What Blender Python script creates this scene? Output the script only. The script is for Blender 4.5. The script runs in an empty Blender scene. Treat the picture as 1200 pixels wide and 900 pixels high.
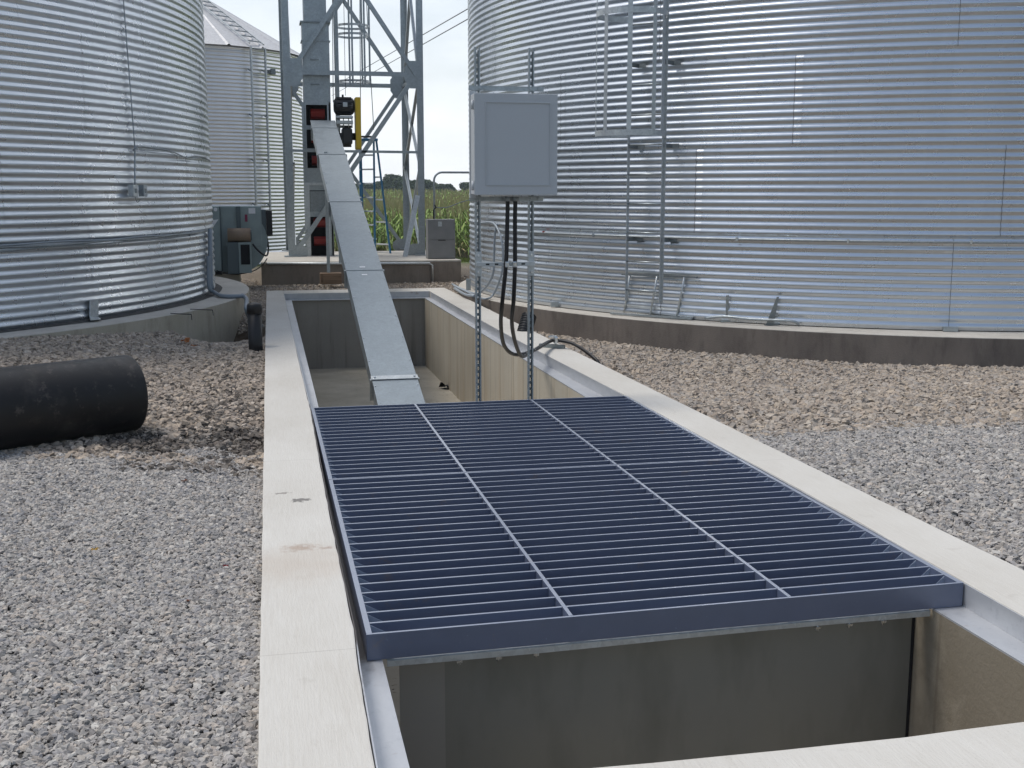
import bpy, bmesh, math, random
import numpy as np
from mathutils import Vector, Matrix, noise
rnd = random.Random(7)
R = math.radians
S = bpy.context.scene
COL = S.collection

# ------------------------------------------------------------------ camera
H = 1.6
YAW, PITCH, FPX = R(12.1166), R(9.3602), 1365.0
cd = bpy.data.cameras.new('camera'); cam = bpy.data.objects.new('camera', cd); COL.objects.link(cam)
cam.location = (0, 0, H); cam.rotation_euler = (R(90) - PITCH, 0, -YAW)
cd.sensor_width = 36; cd.lens = FPX / 1200 * 36; cd.clip_start = 0.05; cd.clip_end = 3000
S.camera = cam
# ------------------------------------------------------------------ world
SUN_EL, SUN_AZ = R(64), math.atan2(-0.93, 0.30)      # azimuth measured from +Y towards +X
w = bpy.data.worlds.new("World"); S.world = w; w.use_nodes = True
nt = w.node_tree; nt.nodes.clear()
def wn(t, **k):
    n = nt.nodes.new(t)
    for a, b in k.items(): setattr(n, a, b)
    return n
out = wn('ShaderNodeOutputWorld'); bg = wn('ShaderNodeBackground')
sky = wn('ShaderNodeTexSky', sky_type='NISHITA', sun_disc=False, sun_elevation=SUN_EL, sun_rotation=SUN_AZ, dust_density=1.6, air_density=1.2)
tc = wn('ShaderNodeTexCoord'); mp = wn('ShaderNodeMapping'); mp.inputs['Scale'].default_value = (1, 1, 2.6)
mp.inputs['Location'].default_value = (0.6, 0.2, 0.1)
nz = wn('ShaderNodeTexNoise'); nz.inputs['Scale'].default_value = 2.3; nz.inputs['Detail'].default_value = 7; nz.inputs['Roughness'].default_value = .55
cr = wn('ShaderNodeValToRGB'); cr.color_ramp.elements[0].position = .34; cr.color_ramp.elements[1].position = .66
cr.color_ramp.elements[0].color = (.40,)*3 + (1,); cr.color_ramp.elements[1].color = (1, 1, 1, 1)
mx = wn('ShaderNodeMixRGB'); mx.inputs[2].default_value = (9.6, 10.0, 10.6, 1)
L = nt.links.new
L(tc.outputs['Generated'], mp.inputs[0]); L(mp.outputs[0], nz.inputs[0]); L(nz.outputs[0], cr.inputs[0])
sx_ = wn('ShaderNodeSeparateXYZ'); L(tc.outputs['Generated'], sx_.inputs[0])
my_ = wn('ShaderNodeMapRange', interpolation_type='SMOOTHSTEP'); my_.inputs[1].default_value = -.35; my_.inputs[2].default_value = .35; my_.inputs[3].default_value = .10; my_.inputs[4].default_value = 1
mm_ = wn('ShaderNodeMath', operation='MULTIPLY'); L(sx_.outputs['Y'], my_.inputs[0]); L(my_.outputs[0], mm_.inputs[1]); L(cr.outputs[0], mm_.inputs[0])
L(mm_.outputs[0], mx.inputs[0]); L(sky.outputs[0], mx.inputs[1]); L(mx.outputs[0], bg.inputs[0])
bg.inputs[1].default_value = 0.10; L(bg.outputs[0], out.inputs[0])
sl = bpy.data.lights.new('sun', 'SUN'); sl.energy = 1.8; sl.angle = R(18); sl.color = (1, .95, .88)
so = bpy.data.objects.new('sun', sl); COL.objects.link(so)
sd = Vector((math.sin(SUN_AZ)*math.cos(SUN_EL), math.cos(SUN_AZ)*math.cos(SUN_EL), math.sin(SUN_EL)))
so.rotation_euler = sd.to_track_quat('Z', 'Y').to_euler(); so.location = (-20, 10, 40)
S.view_settings.view_transform = 'Standard'; S.view_settings.look = 'None'
S.view_settings.exposure = 0.28; S.view_settings.gamma = 1

# ------------------------------------------------------------------ helpers
F_ = np.array([math.sin(YAW)*math.cos(PITCH), math.cos(YAW)*math.cos(PITCH), -math.sin(PITCH)])
R_ = np.array([math.cos(YAW), -math.sin(YAW), 0]); U_ = np.cross(R_, F_)
def ray(px, py): return F_*FPX + R_*(px-600) + U_*(450-py)
def at(px, py, Y):                     # the point at world depth Y seen at photo pixel px, py
    d = ray(px, py); d = d*(Y/d[1]); return Vector((d[0], d[1], d[2]+H))
def gp(px, py, z):                     # the point at height z
    d = ray(px, py); d = d*((z-H)/d[2]); return Vector((d[0], d[1], d[2]+H))
def cyl(px, py, c, r):                 # the near point on a vertical cylinder
    d = ray(px, py); a = d[0]**2+d[1]**2; b = -2*(d[0]*c[0]+d[1]*c[1]); k = c[0]**2+c[1]**2-r*r
    q = b*b-4*a*k
    t = (-b-math.sqrt(max(q, 0)))/(2*a); return Vector((d[0]*t, d[1]*t, d[2]*t+H))

class MB:
    def __init__(s): s.bm = bmesh.new()
    def box(s, c, d, rot=None, bev=0):
        m = Matrix.Translation(c)
        if rot is not None: m = m @ rot.to_4x4()
        m = m @ Matrix.Diagonal((d[0], d[1], d[2], 1))
        g = bmesh.ops.create_cube(s.bm, size=1, matrix=m)
        if bev:
            es = {e for v in g['verts'] for e in v.link_edges}
            bmesh.ops.bevel(s.bm, geom=list(es), offset=bev, segments=2, affect='EDGES', profile=.6)
        return s
    def bx(s, x0, x1, y0, y1, z0, z1, bev=0):
        return s.box(((x0+x1)/2, (y0+y1)/2, (z0+z1)/2), (abs(x1-x0), abs(y1-y0), abs(z1-z0)), None, bev)
    def bar(s, p, q, w_, h_, up=(0, 0, 1), bev=0, ext=0):   # w along side, h along up-ish
        p = Vector(p); q = Vector(q); d = (q-p); l = d.length+2*ext; d.normalize()
        up = Vector(up)
        if abs(d.dot(up)) > .98: up = Vector((0, 1, 0))
        sx = d.cross(up).normalized(); uz = sx.cross(d)
        rot = Matrix((sx, d, uz)).transposed()
        return s.box((p+q)/2, (w_, l, h_), rot, bev)
    def angle(s, p, q, w_, t, a, b):     # L-section from p to q; flanges towards a and b
        a = Vector(a).normalized(); b = Vector(b).normalized(); p = Vector(p); q = Vector(q)
        s.bar(p+a*w_/2, q+a*w_/2, w_, t, up=b) if False else None
        d = (q-p).normalized()
        for u, v in ((a, b), (b, a)):
            c = (p+q)/2+u*(w_/2)
            u2 = (u-d*u.dot(d)).normalized(); v2 = d.cross(u2)
            rot = Matrix((u2, d, v2)).transposed()
            s.box(c, (w_, (q-p).length, t), rot)
        return s
    def tube(s, pts, r, n=10, cap=True):
        pts = [Vector(p) for p in pts]; rings = []
        prev = None
        for i, p in enumerate(pts):
            t = (pts[min(i+1, len(pts)-1)]-pts[max(i-1, 0)]).normalized()
            if prev is None:
                u = t.orthogonal().normalized()
            else:
                u = (prev-t*prev.dot(t)).normalized()
            prev = u; v = t.cross(u); rr = r[i] if isinstance(r, (list, tuple)) else r
            rings.append([s.bm.verts.new(p+(u*math.cos(2*math.pi*k/n)+v*math.sin(2*math.pi*k/n))*rr) for k in range(n)])
        for a, b in zip(rings, rings[1:]):
            for k in range(n):
                f = s.bm.faces.new((a[k], a[(k+1) % n], b[(k+1) % n], b[k])); f.smooth = True
        if cap:
            s.bm.faces.new(rings[0][::-1]); s.bm.faces.new(rings[-1])
        return s
    def prism(s, poly, z0, z1):
        a = [s.bm.verts.new((x, y, z0)) for x, y in poly]; b = [s.bm.verts.new((x, y, z1)) for x, y in poly]
        n = len(poly); s.bm.faces.new(a[::-1]); s.bm.faces.new(b)
        for i in range(n): s.bm.faces.new((a[i], a[(i+1) % n], b[(i+1) % n], b[i]))
        return s
    def plate(s, pts, t):                # flat plate from 3-D outline, thickness t
        pts = [Vector(p) for p in pts]; nrm = (pts[1]-pts[0]).cross(pts[2]-pts[0]).normalized()
        a = [s.bm.verts.new(p-nrm*t/2) for p in pts]; b = [s.bm.verts.new(p+nrm*t/2) for p in pts]
        n = len(pts); s.bm.faces.new(a[::-1]); s.bm.faces.new(b)
        for i in range(n): s.bm.faces.new((a[i], a[(i+1) % n], b[(i+1) % n], b[i]))
        return s
    def bevel(s, off, seg=2, ang=30):
        bmesh.ops.recalc_face_normals(s.bm, faces=s.bm.faces)
        es = [e for e in s.bm.edges if len(e.link_faces) == 2 and e.calc_face_angle(0) > R(ang)]
        bmesh.ops.bevel(s.bm, geom=es, offset=off, segments=seg, affect='EDGES', profile=.6)
        return s
    def build(s, name, mat, parent=None, recalc=True):
        if recalc: bmesh.ops.recalc_face_normals(s.bm, faces=s.bm.faces)
        me = bpy.data.meshes.new(name); s.bm.to_mesh(me); s.bm.free()
        o = bpy.data.objects.new(name, me); COL.objects.link(o); me.materials.append(mat)
        if parent:
            o.parent = parent
            o.matrix_parent_inverse = world_of(parent).inverted()
        return o
def world_of(o):
    m = Matrix.LocRotScale(o.location, o.rotation_euler, o.scale)
    return m if not o.parent else world_of(o.parent) @ o.matrix_parent_inverse @ m
def tag(o, label, cat, group=None, kind=None):
    o['label'] = label
    if cat: o['category'] = cat
    if group: o['group'] = group
    if kind: o['kind'] = kind
    return o
def thing(name, label, cat, loc=(0, 0, 0), group=None):
    o = bpy.data.objects.new(name, None); COL.objects.link(o); o.location = loc; o.empty_display_size = .2
    return tag(o, label, cat, group)
def mesh_np(name, v, f, mat, parent=None, smooth=False, mats=None, midx=None):
    me = bpy.data.meshes.new(name); v = np.asarray(v, np.float32); f = np.asarray(f, np.int32)
    k = f.shape[1]
    me.vertices.add(len(v)); me.vertices.foreach_set('co', v.ravel())
    me.loops.add(f.size); me.loops.foreach_set('vertex_index', f.ravel())
    me.polygons.add(len(f)); me.polygons.foreach_set('loop_start', np.arange(len(f), dtype=np.int32)*k)
    me.polygons.foreach_set('loop_total', np.full(len(f), k, np.int32))
    for m in (mats or [mat]): me.materials.append(m)
    if midx is not None: me.polygons.foreach_set('material_index', np.asarray(midx, np.int32))
    me.polygons.foreach_set('use_smooth', np.full(len(f), smooth))
    me.update(calc_edges=True); me.validate()
    o = bpy.data.objects.new(name, me); COL.objects.link(o)
    if parent:
        o.parent = parent; o.matrix_parent_inverse = world_of(parent).inverted()
    return o
def arc(fn, a0, a1, n): return [fn(a0+(a1-a0)*i/n) for i in range(n+1)]
def smooth_path(pts, n=8):              # Catmull-Rom
    pts = [Vector(p) for p in pts]; P = [pts[0]*2-pts[1]]+pts+[pts[-1]*2-pts[-2]]; o = []
    for i in range(1, len(P)-2):
        for k in range(n):
            t = k/n; a, b, c, d = P[i-1:i+3]
            o.append(.5*((2*b)+(c-a)*t+(2*a-5*b+4*c-d)*t*t+(3*b-a-3*c+d)*t**3))
    o.append(pts[-1]); return o

# ------------------------------------------------------------------ materials
class Mat:
    def __init__(s, name, col=(.5, .5, .5), rough=.6, metal=0, spec=.5):
        s.m = bpy.data.materials.new(name); s.m.use_nodes = True; s.t = s.m.node_tree
        s.b = s.t.nodes['Principled BSDF']; s.b.inputs['Base Color'].default_value = (*col, 1)
        s.b.inputs['Roughness'].default_value = rough; s.b.inputs['Metallic'].default_value = metal
        s.b.inputs['Specular IOR Level'].default_value = spec; s.col = col
        s.tc = s.t.nodes.new('ShaderNodeTexCoord'); s.cur = None
    def n(s, t, **k):
        x = s.t.nodes.new(t)
        for a, b in k.items(): setattr(x, a, b)
        return x
    def link(s, a, b): s.t.links.new(a, b)
    def coords(s, scale=(1, 1, 1)):
        m = s.n('ShaderNodeMapping'); m.inputs['Scale'].default_value = scale
        g = s.n('ShaderNodeNewGeometry'); s.link(g.outputs['Position'], m.inputs[0]); return m.outputs[0]
    def noise(s, scale, detail=4, rough=.5, aniso=(1, 1, 1), lo=.35, hi=.65, clamp=True):
        n = s.n('ShaderNodeTexNoise'); n.inputs['Scale'].default_value = scale; n.inputs['Detail'].default_value = detail
        n.inputs['Roughness'].default_value = rough; s.link(s.coords(aniso), n.inputs['Vector'])
        r = s.n('ShaderNodeMapRange'); r.inputs[1].default_value = lo; r.inputs[2].default_value = hi; s.link(n.outputs[0], r.inputs[0])
        return r.outputs[0]
    def mix(s, fac, col, blend='MIX', amt=1.0):
        m = s.n('ShaderNodeMixRGB', blend_type=blend)
        if amt != 1.0:
            q = s.n('ShaderNodeMath', operation='MULTIPLY'); q.inputs[1].default_value = amt; s.link(fac, q.inputs[0]); fac = q.outputs[0]
        s.link(fac, m.inputs[0])
        if s.cur is None: m.inputs[1].default_value = (*s.col, 1)
        else: s.link(s.cur, m.inputs[1])
        m.inputs[2].default_value = (*col, 1); s.cur = m.outputs[0]; s.link(s.cur, s.b.inputs['Base Color']); return s
    def rough(s, fac, a, b):
        r = s.n('ShaderNodeMapRange'); r.inputs[3].default_value = a; r.inputs[4].default_value = b
        s.link(fac, r.inputs[0]); s.link(r.outputs[0], s.b.inputs['Roughness']); return s
    def bump(s, fac, strength=.3, dist=.01):
        b = s.n('ShaderNodeBump'); b.inputs['Strength'].default_value = strength; b.inputs['Distance'].default_value = dist
        s.link(fac, b.inputs['Height']); s.link(b.outputs[0], s.b.inputs['Normal']); return s
    def blob(s, c, rad, amp=.6, nscale=20, stretch=(1, 1, 1), hard=.12):   # mask: 1 inside an uneven patch near c
        g = s.n('ShaderNodeNewGeometry'); sub = s.n('ShaderNodeVectorMath', operation='SUBTRACT'); sub.inputs[1].default_value = c
        s.link(g.outputs['Position'], sub.inputs[0])
        mu = s.n('ShaderNodeVectorMath', operation='MULTIPLY'); mu.inputs[1].default_value = stretch; s.link(sub.outputs[0], mu.inputs[0])
        le = s.n('ShaderNodeVectorMath', operation='LENGTH'); s.link(mu.outputs[0], le.inputs[0])
        nz_ = s.noise(nscale, 5, .6, lo=.2, hi=.8)
        q = s.n('ShaderNodeMath', operation='MULTIPLY_ADD'); s.link(nz_, q.inputs[0]); q.inputs[1].default_value = rad*amp*2; s.link(le.outputs['Value'], q.inputs[2])
        r = s.n('ShaderNodeMapRange'); r.inputs[1].default_value = rad*(1+amp)-hard*rad; r.inputs[2].default_value = rad*(1+amp)+hard*rad
        r.inputs[3].default_value = 1; r.inputs[4].default_value = 0; s.link(q.outputs[0], r.inputs[0]); return r.outputs[0]

def galv(name, base, rough=.34, metal=.85, sp=40, dirt=.25):
    m = Mat(name, base, rough, metal)
    v = m.n('ShaderNodeTexVoronoi'); v.inputs['Scale'].default_value = sp; m.link(m.coords(), v.inputs['Vector'])
    d = m.n('ShaderNodeSeparateColor'); m.link(v.outputs['Color'], d.inputs[0])
    m.mix(d.outputs[0], tuple(c*.82 for c in base))
    m.mix(m.noise(3.1, 5, .6), tuple(c*.7 for c in base), amt=dirt)
    m.mix(m.noise(9, 5, .7, lo=.55, hi=.75), tuple(min(1, c*1.2) for c in base), amt=.5)
    m.rough(m.noise(14, 4, .6), rough-.07, rough+.12)
    return m.m
M = {}
def binmat(name, a, b, r0):
    m = Mat(name, a, r0, .9); m.mix(m.noise(2.2, 5, .6), b, amt=.5); m.mix(m.noise(.6, 4, .6, (1, 1, .15)), b, amt=.4)
    m.mix(m.noise(2.5, 5, .65, (1, 1, .12), .52, .72), tuple(c*.85 for c in b), amt=.3); m.rough(m.noise(7, 4, .6), r0-.03, r0+.05); return m.m
M['bin'] = binmat('galvanized_bin_steel', (.64, .675, .71), (.58, .615, .65), .29)
M['bin_old'] = binmat('galvanized_bin_steel_bright', (.88, .87, .87), (.82, .81, .81), .36); M['bin_old'].node_tree.nodes['Principled BSDF'].inputs['Metallic'].default_value = .78
M['galv'] = galv('galvanized_steel', (.42, .46, .48), .42, .75, 45)
M['galv_light'] = galv('galvanized_light', (.60, .63, .64), .42, .7, 50)
M['galv_dark'] = galv('galvanized_dull', (.30, .33, .34), .45, .7, 50)
M['conv'] = galv('conveyor_cover_steel', (.34, .385, .415), .46, .6, 70, .3)
M['roof'] = galv('bin_roof_steel', (.62, .62, .63), .6, .3, 30)
M['zinc'] = galv('bright_zinc', (.75, .78, .8), .25, .95, 90)
M['ledge_clean'] = galv('flange_steel', (.50, .54, .60), .4, .5, 40)
m = Mat('weathered_ledge_steel', (.43, .445, .475), .42, .45)
m.mix(m.noise(5, 6, .7, (1, .4, 1), .3, .7), (.60, .61, .63), amt=.8); m.mix(m.noise(23, 6, .7, lo=.56, hi=.68), (.30, .32, .35), amt=.35)
m.mix(m.noise(5, 5, .7, (1, 1, 1), .62, .7), (.25, .15, .09), amt=.5); m.mix(m.blob((.30, 6.4, 0), 1.0, .25, 3, (9, .40, 0), .1), (.045, .028, .02), amt=.92); M['ledge'] = m.m
m = Mat('light_concrete', (.57, .55, .51), .9, 0, .25)
m.mix(m.noise(1.3, 4, .6, (1, .6, 1)), (.50, .475, .43)); m.mix(m.noise(90, 3, .7, (1, .05, 1)), (.66, .65, .62), amt=.25)
m.mix(m.noise(160, 3, .7, lo=.62, hi=.72), (.33, .31, .28), amt=.6); m.mix(m.noise(38, 5, .8, lo=.66, hi=.72), (.42, .39, .35), amt=.6)
for yj, x0_, x1_ in ((3.96, -.1, .30), (7.0, -.1, .32), (10.2, -.1, .34), (6.4, 2.8, 3.2), (9.9, 2.7, 3.2)): m.mix(m.blob(((x0_+x1_)/2, yj, 0), .22, .02, 12, (1, 60, 1), .05), (.36, .34, .31), amt=.5)
m.mix(m.noise(4.2, 6, .75, lo=.60, hi=.72), (.40, .375, .33), amt=.5)
p = gp(352, 586, 0); m.mix(m.blob(p, .045, 1.0, 26, (1, 1.3, 1)), (.19, .18, .17), amt=.95)
p = gp(331, 578, 0); m.mix(m.blob(p, .022, 1.2, 40, (.6, 1.3, 1)), (.24, .22, .20), amt=.8)
p = gp(352, 642, 0); m.mix(m.blob(p, .055, 1.2, 30, (.8, 1.3, 1), .5), (.32, .22, .16), amt=.6)
p = gp(383, 642, 0); m.mix(m.blob(p, .03, 1.2, 35, (1, 1.6, 1), .5), (.30, .21, .17), amt=.6)
m.mix(m.blob((0.1, 4.95, 0), .22, 1.0, 6, (.6, 1.2, 1), .9), (.46, .38, .31), amt=.35)
m.bump(m.noise(120, 4, .7, (1, .12, 1)), .35, .003); M['conc'] = m.m
def wallmat(name, base, streak, dark, amt=.6, board=True, ax=(0, 1, 0)):
    m = Mat(name, base, .85, 0, .3)
    m.mix(m.noise(1.1, 5, .6), tuple(c*.75 for c in base), amt=.6)
    m.mix(m.noise(3.0, 5, .65, (1, 1, .10), .48, .72), streak, amt=amt)
    m.mix(m.noise(6.0, 5, .65, (1, 1, .06), .56, .70), dark, amt=.55)
    m.mix(m.noise(60, 3, .7, lo=.6, hi=.75), dark, amt=.35)
    if board:
        g = m.n('ShaderNodeNewGeometry'); s = m.n('ShaderNodeSeparateXYZ'); m.link(g.outputs['Position'], s.inputs[0])
        q = m.n('ShaderNodeMath', operation='MULTIPLY'); q.inputs[1].default_value = 1.72; m.link(s.outputs['Y' if ax[1] else 'X'], q.inputs[0])
        fr = m.n('ShaderNodeMath', operation='FRACT'); m.link(q.outputs[0], fr.inputs[0])
        ls = m.n('ShaderNodeMath', operation='LESS_THAN'); ls.inputs[1].default_value = .03; m.link(fr.outputs[0], ls.inputs[0])
        m.mix(ls.outputs[0], dark, amt=.6)
        fl = m.n('ShaderNodeMath', operation='FLOOR'); m.link(q.outputs[0], fl.inputs[0])
        wn_ = m.n('ShaderNodeTexWhiteNoise', noise_dimensions='1D'); m.link(fl.outputs[0], wn_.inputs['W'])
        m.mix(wn_.outputs['Value'], tuple(c*.72 for c in base), amt=.45)
    if board: m.mix(m.blob((2.68, 3.6, -.5), .75, .6, 4, (1, 1, .5), .5), (.15, .125, .09), amt=.8)
    m.bump(m.noise(50, 4, .6), .25, .004)
    return m.m
M['wall_lit'] = wallmat('formed_concrete_tan_lit', (.54, .49, .40), (.38, .27, .15), (.19, .16, .13))  # right pit wall: its sunlit tone is put into a lighter base colour
M['wall'] = wallmat('formed_concrete_grey_shaded', (.36, .34, .305), (.26, .24, .21), (.12, .115, .10), .5, False)  # darker copy for the other pit walls, their shade put into the colour
m = Mat('pit_floor_concrete', (.50, .46, .38), .85, 0, .3); m.mix(m.noise(2.2, 5, .6), (.40, .36, .29)); m.mix(m.noise(30, 5, .7, lo=.62, hi=.68), (.1, .09, .08)); M['floor'] = m.m
def padmat(name, a, b, c):
    m = Mat(name, a, .9, 0, .25); m.mix(m.noise(1.7, 5, .65, (1, 1, .5)), b); m.mix(m.noise(7, 6, .7, (1, 1, .3), .5, .7), c, amt=.55)
    m.mix(m.noise(70, 3, .7, lo=.58, hi=.75), b, amt=.6); m.bump(m.noise(60, 4, .7), .4, .005); return m.m
M['pad_dark'] = padmat('dark_pad_concrete', (.15, .13, .115), (.22, .19, .165), (.08, .07, .065))  # darkest brown mix among the pad concretes
M['pad_tan'] = padmat('aged_pad_concrete', (.40, .365, .29), (.47, .43, .36), (.25, .22, .17))
M['pad_brown'] = padmat('soil_stained_concrete', (.24, .20, .165), (.30, .26, .22), (.13, .11, .09))
M['pad_top'] = padmat('pad_top_concrete', (.48, .45, .40), (.55, .52, .47), (.36, .33, .29))
m = Mat('bitumen_seal', (.035, .033, .032), .8); m.mix(m.noise(12, 4, .6), (.07, .065, .06)); M['tar'] = m.m
m = Mat('blue_grey_enamel', (.105, .128, .198), .36, 0, .8); m.b.inputs['Coat Weight'].default_value = .6; m.b.inputs['Coat Roughness'].default_value = .3; m.mix(m.noise(9, 5, .6), (.088, .108, .168), amt=.6)
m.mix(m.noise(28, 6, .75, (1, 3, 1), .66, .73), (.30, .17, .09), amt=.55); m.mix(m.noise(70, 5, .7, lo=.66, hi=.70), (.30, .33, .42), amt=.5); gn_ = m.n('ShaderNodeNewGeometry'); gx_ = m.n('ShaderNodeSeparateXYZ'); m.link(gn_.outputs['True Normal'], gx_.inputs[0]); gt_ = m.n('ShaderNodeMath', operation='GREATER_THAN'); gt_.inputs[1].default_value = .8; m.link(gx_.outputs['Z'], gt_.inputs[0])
m.mix(gt_.outputs[0], (.27, .30, .37), amt=.75); m.mix(m.noise(3.3, 6, .8, (1, 4, 1), .60, .70), (.24, .15, .09), amt=.45); M['grate'] = m.m  # up-facing tops mixed paler: wear and sky light both put into the colour
M['pale_enamel'] = Mat('pale_blue_grey_enamel', (.36, .41, .50), .4, .1).m  # paler blue-grey for the triangular plates at the bar ends
m = Mat('liner_sheet', (.23, .23, .21), .5, .2); m.mix(m.noise(1.4, 4, .55), (.25, .245, .215)); m.mix(m.noise(4, 5, .6, (1, 1, .3), .45, .7), (.14, .14, .12), amt=.6); M['liner'] = m.m
M['liner2'] = Mat('liner_sheet_pale', (.31, .295, .265), .6, .1).m
m = Mat('black_hdpe', (.011, .011, .012), .42, 0, .35); m.mix(m.noise(3.2, 6, .7, lo=.52, hi=.75), (.075, .066, .06), amt=.6)
m.mix(m.noise(9, 6, .75, lo=.58, hi=.72), (.17, .14, .125), amt=.45); m.rough(m.noise(5, 5, .6), .30, .6); M['hdpe'] = m.m; m.b.inputs['Specular IOR Level'].default_value = .3
M['black'] = Mat('black_rubber', (.012, .012, .014), .45, 0, .4).m
M['blackp'] = Mat('black_paint', (.015, .015, .017), .35, 0, .5).m
M['void'] = Mat('dark_gap_and_mesh', (.02, .02, .022), .8, 0, .2).m
m = Mat('red_cup_plastic', (.30, .025, .02), .45); M['red'] = m.m
m = Mat('yellow_guard_paint', (.66, .44, .02), .42); m.mix(m.noise(5, 3), (.6, .38, .02), amt=.5); M['yellow'] = m.m
M['blue'] = Mat('blue_fibreglass', (.03, .17, .33), .4).m
M['alu'] = Mat('aluminium', (.62, .63, .64), .35, .7).m
m = Mat('enclosure_grey_paint', (.46, .485, .505), .5, 0, .4); m.mix(m.noise(220, 2, .5), (.52, .545, .56), amt=.5); m.bump(m.noise(260, 2, .5), .2, .0006); M['encl'] = m.m
m = Mat('grey_box_paint', (.21, .215, .215), .6); m.mix(m.noise(4, 4), (.25, .25, .25)); M['gbox'] = m.m
m = Mat('fan_green_grey', (.25, .31, .31), .45, .2); m.mix(m.noise(4, 4), (.30, .36, .36)); M['fan'] = m.m
M['fan_dark'] = Mat('fan_dark_paint', (.10, .13, .14), .5, .2).m  # darker paint for the fan's ribs, collar and control box
m = Mat('motor_brown', (.26, .19, .13), .5); m.mix(m.noise(7, 4), (.20, .14, .10)); M['motor'] = m.m
m = Mat('sawn_timber', (.27, .18, .11), .8); m.mix(m.noise(12, 5, .6, (.2, 1, 5)), (.17, .11, .07)); M['wood'] = m.m
m = Mat('conduit_grey', (.30, .34, .38), .5, .2); M['conduit'] = m.m
m = Mat('conduit_plastic_blue_grey', (.24, .275, .31), .5, 0); M['pvc'] = m.m
M['white'] = Mat('white_label', (.75, .76, .78), .6).m
M['maroon'] = Mat('maroon_label', (.26, .03, .08), .6).m
M['cable'] = Mat('overhead_wire', (.06, .06, .07), .6).m
M['leaf_red'] = Mat('red_leaf', (.30, .01, .02), .6).m
M['leaf_or'] = Mat('orange_leaf', (.42, .16, .05), .7).m
M['leaf_ye'] = Mat('yellow_leaf', (.5, .32, .07), .7).m
M['leaf_br'] = Mat('brown_leaf', (.22, .08, .04), .7).m

# stones
def stonemat(name, cols):
    m = Mat(name, cols[0], .85, 0, .3)
    oi = m.n('ShaderNodeObjectInfo'); rp = m.n('ShaderNodeValToRGB'); m.link(oi.outputs['Random'], rp.inputs[0])
    el = rp.color_ramp.elements; rp.color_ramp.interpolation = 'LINEAR'
    el[0].position = 0; el[0].color = (*cols[0], 1); el[1].position = 1; el[1].color = (*cols[-1], 1)
    for i, c in enumerate(cols[1:-1], 1):
        e = el.new(i/(len(cols)-1)); e.color = (*c, 1)
    m.cur = rp.outputs[0]; m.mix(m.noise(45, 4, .6), tuple(c*.8 for c in cols[0]), amt=.3)
    return m.m
M['stone_grey'] = stonemat('grey_gravel', [(.19, .185, .18), (.52, .48, .43), (.35, .335, .33), (.48, .42, .36), (.15, .147, .15), (.56, .53, .485), (.375, .35, .325), (.26, .255, .26), (.42, .38, .33)])
M['stone_dark'] = stonemat('soil_stained_gravel', [(.07, .06, .055), (.16, .135, .11), (.05, .045, .04), (.34, .30, .26), (.10, .09, .08), (.24, .20, .17)])
M['stone_tan'] = stonemat('tan_gravel', [(.43, .355, .285), (.31, .26, .215), (.50, .44, .37), (.22, .19, .165), (.41, .36, .31), (.30, .28, .26), (.46, .385, .30), (.36, .30, .24)])
M['stone_mix'] = stonemat('mixed_gravel', [(.47, .39, .31), (.32, .27, .22), (.53, .46, .39), (.19, .16, .135), (.42, .35, .29), (.26, .225, .19), (.48, .39, .30), (.14, .12, .10)])

# ------------------------------------------------------------------ ground
BLC, BLR, BLZ = (-7.63, 17.39), 6.96, .20      # left bin
BRC, BRR, BRZ = (10.25, 18.13), 6.93, .05       # right bin
PLR, PRR = 7.45, 7.50; PRC = (10.6, 17.95)                          # pad radii
def sst(a, b, x):
    t = min(1, max(0, (x-a)/(b-a))); return t*t*(3-2*t)
def gz(x, y):
    z = -.055
    if x < 1:
        z += .20*sst(.5, 2.6, -x)*sst(7.0, 11.5, y)*(1-sst(14, 22, y)) + .03*sst(0, 1.5, -x)
        d = math.hypot((x+.45)/.62, (y-14.75)/1.5); z -= .40*(1-sst(.35, 1.1, d))
        d = math.hypot((x+.1)/.35, (y-7.0)/3.5); z -= .03*(1-sst(.2, 1, d))
    else:
        if x > 3.0: z += .045*sst(3.05, 3.5, x)*(1-sst(6, 8, y)) - .23*sst(7.5, 11.5, y)*sst(3.0, 3.6, x)*(1-sst(17, 20, y))
    z += .02*noise.noise(Vector((x*.9, y*.9, 0)))+.008*noise.noise(Vector((x*4, y*4, 3)))
    far = sst(26, 42, y)
    z = z*(1-far)+far*(-.85+.80*sst(45, 170, y))
    if y > 170: z = -.05
    return z
def lin(a, b, st): return list(np.arange(a, b, st))
xs = [-900, -400, -200, -100, -60, -40, -30, -22, -17]+lin(-14, -4, .5)+lin(-4, .1, .1)+[.12, 2.98]+lin(3.05, 8, .1)+lin(8, 16, .5)+[17, 20, 25, 32, 45, 70, 120, 200, 400, 900]
ys = [-60, -20, -8, -4, -2, -1, 0]+lin(.5, 2.65, .15)+[2.7]+lin(2.85, 19.2, .15)+[19.3]+lin(19.45, 24, .2)+lin(24, 60, 2)+lin(60, 180, 8)+[200, 260, 350, 500, 800, 1500]
V = [(x, y, gz(x, y)) for y in ys for x in xs]; nx = len(xs); Fq = []
for j in range(len(ys)-1):
    for i in range(nx-1):
        if xs[i] >= .11 and xs[i+1] <= 2.99 and ys[j] >= 2.69 and ys[j+1] <= 19.31: continue
        Fq.append((j*nx+i, j*nx+i+1, (j+1)*nx+i+1, (j+1)*nx+i))
g = Mat('ground_soil', (.27, .225, .18), .95, 0, .2)
gg = g.n('ShaderNodeNewGeometry'); gs = g.n('ShaderNodeSeparateXYZ'); g.link(gg.outputs['Position'], gs.inputs[0])
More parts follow.
